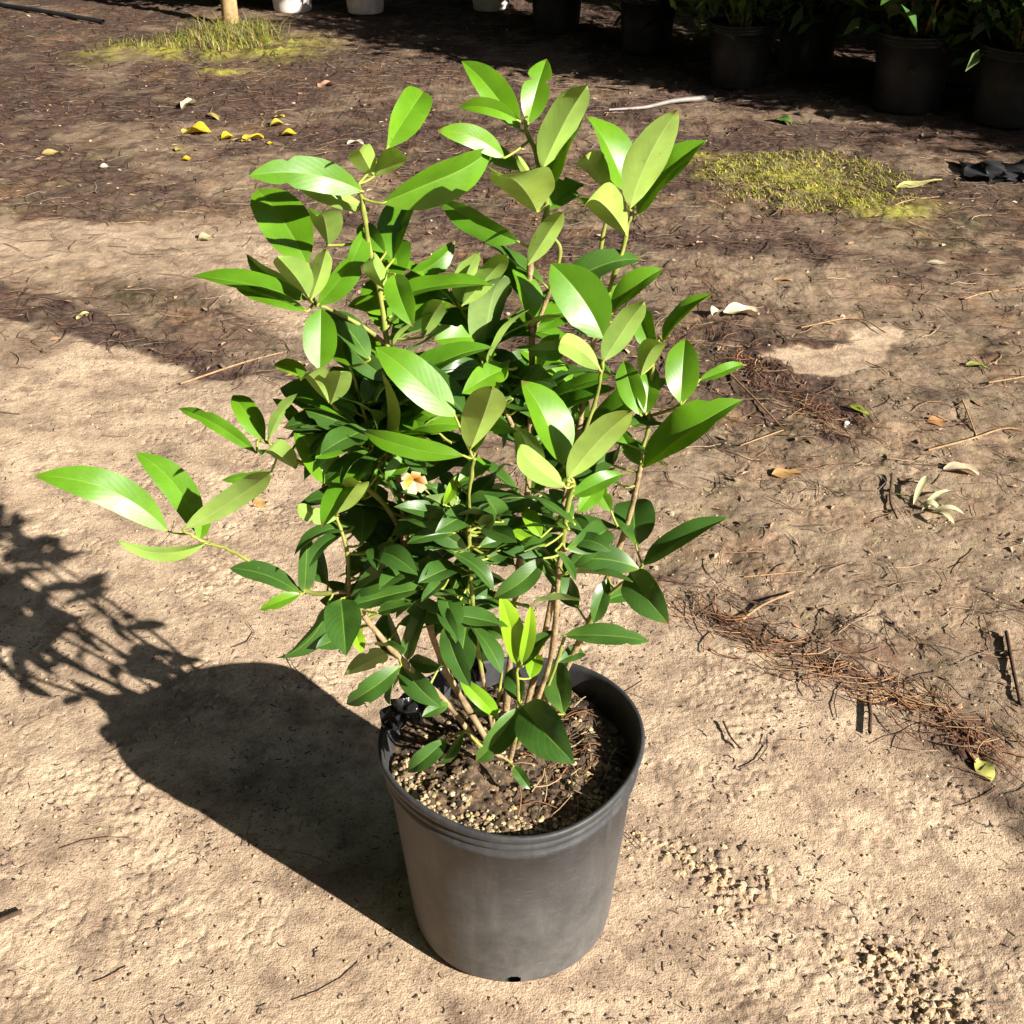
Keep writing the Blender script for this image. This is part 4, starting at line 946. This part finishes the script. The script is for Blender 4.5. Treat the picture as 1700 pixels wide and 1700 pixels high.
# ridges of reddish pine straw at right
def straw_ridge(pts, n, spread, name, label):
    sp = Soup(); P = smooth_path([on_ground(u, v) for u, v in pts], 12); T_ = np.gradient(P, axis=0)
    for i in range(n):
        k_ = random.randrange(len(P)); sd = spread*(.5+1.6*abs(math.sin(k_*.21+1))); a0 = math.atan2(T_[k_][1], T_[k_][0])+random.gauss(0, .55); L = random.uniform(.02, .09)
        c_ = P[k_]+np.array([random.gauss(0, sd), random.gauss(.4*sd, sd), 0]); PP = []
        zz = random.random()*.010
        for t in np.linspace(-.5, .5, 4):
            xx, yy = c_[0]+math.cos(a0+t*.4)*L*t, c_[1]+math.sin(a0+t*.4)*L*t; PP.append((xx, yy, hz(xx, yy)+.002+zz+random.random()*.002))
        V, Q = tube_np(PP, random.uniform(.0005, .0010), 4); sp.add(V, Q, np.array(random.choice([(.36, .17, .08), (.26, .11, .06), (.44, .27, .14), (.14, .07, .045), (.30, .20, .13)]))*random.uniform(.7, 1.2))
    tag(sp.build(name, m_bits), label, None, None, 'stuff')
straw_ridge([(1125, 1000), (1230, 1060), (1360, 1115), (1470, 1165), (1560, 1200), (1640, 1260)], 240, .015, 'pine_straw_ridge', 'ridge of reddish pine straw running right from the shrub')
straw_ridge([(1180, 560), (1250, 620), (1330, 680), (1420, 720)], 160, .020, 'pine_straw_ridge', 'dark straw heap right of the shrub')
# black drip hose at the far left and a strip of ground cloth at right
m_hose = simple('black_hose', (.02, .02, .022), .5, .3, 30, .4)
P = [on_ground(u, v, .012) for u, v in ((-120, -8), (0, 12), (80, 28), (172, 40))]
V, Q = tube_np(smooth_path(P, 8), .011, 10); tag(link('drip_hose', mesh_np('drip_hose', V, Q), None, (m_hose,)), 'black hose lying on the ground at the upper left corner', 'hose')
P = [on_ground(u, v, .012) for u, v in ((1010, 188), (1070, 180), (1120, 172), (1183, 166))]
m_pipe = simple('grey_pipe', (.24, .21, .19), .5, .2, 30, .4)
V, Q = tube_np(smooth_path(P, 8), np.linspace(.004, .011, 25), 10); tag(link('pipe_piece', mesh_np('pipe_piece', V, Q), None, (m_pipe,)), 'pale grey pipe lying on the ground before the shaded pots', 'pipe')
def cloth(name, quad, label):
    A_, B_, C_, D_ = [on_ground(u, v) for u, v in quad]; V = []
    for i in range(13):
        for j in range(7):
            s, t = i/12, j/6; q = (A_*(1-s)+B_*s)*(1-t)+(D_*(1-s)+C_*s)*t; V.append((q[0]+.02*math.sin(i*1.7+j), q[1]+.02*math.sin(j*2.3+i), hz(q[0], q[1])+.012+.014*math.sin(i*1.1+j*.8)*math.sin(j*.9)))
    idx = np.arange(91).reshape(13, 7); o = link(name, mesh_np(name, np.array(V), np.stack([idx[:-1, :-1], idx[:-1, 1:], idx[1:, 1:], idx[1:, :-1]], -1).reshape(-1, 4)), None, (m_hose,)); tag(o, label, 'ground cloth')
cloth('ground_cloth', ((1575, 274), (1690, 272), (1715, 304), (1625, 309)), 'torn strip of black ground cloth by the right edge')

# ------------------------------------------------------------------ unseen pines added to block sky light; the gap towards the sun stays open
m_trunk = simple('pine_bark', (.16, .105, .075), .9, .5, 8, .1, .8, 30)
m_pine = attr_mat('pine_needles', .6, .3, .3, 5, .12)
def pine(seed, H=10.0, rad=2.1, base=1.6, n=4600):
    r = np.random.default_rng(seed)
    h = base+(H-base)*r.random(n)**.9; k = 1-((h-base)/(H-base))**1.6
    a = r.random(n)*6.28; rr_ = rad*(.18+.82*k)*np.sqrt(r.random(n))*(1+.25*np.sin(a*5+h*2.1))
    c = np.stack([rr_*np.cos(a), rr_*np.sin(a), h-.15*rr_], -1)
    A = np.stack([np.cos(a), np.sin(a), r.normal(.15, .4, n)], -1)+r.normal(0, .35, (n, 3)); A /= np.linalg.norm(A, axis=1)[:, None]
    S = np.cross(A, r.normal(0, 1, (n, 3))); S /= np.linalg.norm(S, axis=1)[:, None]
    L = r.uniform(.25, .55, n)[:, None]; w = L*.26
    V = np.stack([c-A*L*.5, c+S*w, c+A*L*.5, c-S*w], 1).reshape(-1, 3)
    me = mesh_np('crown', V, np.arange(4*n).reshape(n, 4), False); vcol(me, np.repeat(np.array((.045, .085, .022))*r.uniform(.5, 1.3, (n, 1)), 4, 0)); me.materials.append(m_pine)
    P = [(0, 0, -.1)] + [(r.normal(0, .05), r.normal(0, .05), z_) for z_ in (1.5, 4, 7)] + [(0, 0, H*.97)]
    Vt, Qt = tube_np(smooth_path(P, 4), np.linspace(.16, .02, 17), 9); Vs, Qs, nn = [Vt], [Qt], len(Vt)
    for b in range(16):
        z_ = base+(H-base)*(.05+.8*b/16); a_ = b*2.4; ln = rad*(.25+.7*(1-b/16)); P = [(0, 0, z_), (ln*.5*math.cos(a_), ln*.5*math.sin(a_), z_+.1), (ln*math.cos(a_), ln*math.sin(a_), z_)]
        V_, Q_ = tube_np(smooth_path(P, 3), np.linspace(.04, .012, 7), 5); Vs.append(V_); Qs.append(Q_+nn); nn += len(V_)
    mt = mesh_np('trunk', np.vstack(Vs), np.vstack(Qs)); mt.materials.append(m_trunk)
    return me, mt
PV = [pine(21), pine(22, 11.5, 2.3, 2.0), pine(23, 9.0, 2.0, 1.4)]
sd, nd = np.array([SUN_H.x, SUN_H.y]), np.array([.623, .782])
spots = []
for rad_, cnt, off in ((5.4, 15, .1), (8.2, 20, .3), (12.5, 24, .0)):
    for i in range(cnt):
        a = 2*math.pi*i/cnt+off; q = np.array([rad_*math.cos(a), 1.2+rad_*math.sin(a)])
        s_, n_ = q@sd, q@nd
        f = 1.5 if n_ < 5 else 1.05
        if s_ > -1.0 and -4.1 < n_ < 6.9: continue                  # the sun's way in
        if q[1] > 1 and abs(q[0]) < .5+.45*q[1]+2.2 and q[1] < 8.6: continue   # the view itself
        spots.append((q, f*(.92+.16*((i*37) % 10)/10)))
for i in range(7): spots.append((np.array([-7.0+2.4*i, 9.6+.5*(i % 2)]), 1.75))
for i in range(7): spots.append((sd*(19+2*(i % 2))+nd*(-5+2.1*i), .62+.04*(i % 3)))      # low pines added far down the gap to block the bright horizon
for i, (q, f) in enumerate(spots):
    o = empty('sky_block_pine', (q[0], q[1], hz(q[0], q[1])))
    o.rotation_euler = (0, 0, i*1.7); o.scale = (f, f, f)
    tag(o, 'unseen pine added round the clearing to block sky light', 'tree', 'added pines that block sky light')
    for nm, me in (('crown', PV[i % 3][0]), ('trunk', PV[i % 3][1])):
        c_ = bpy.data.objects.new(nm, me); C.objects.link(c_); c_.parent = o
print('pines', len(spots))
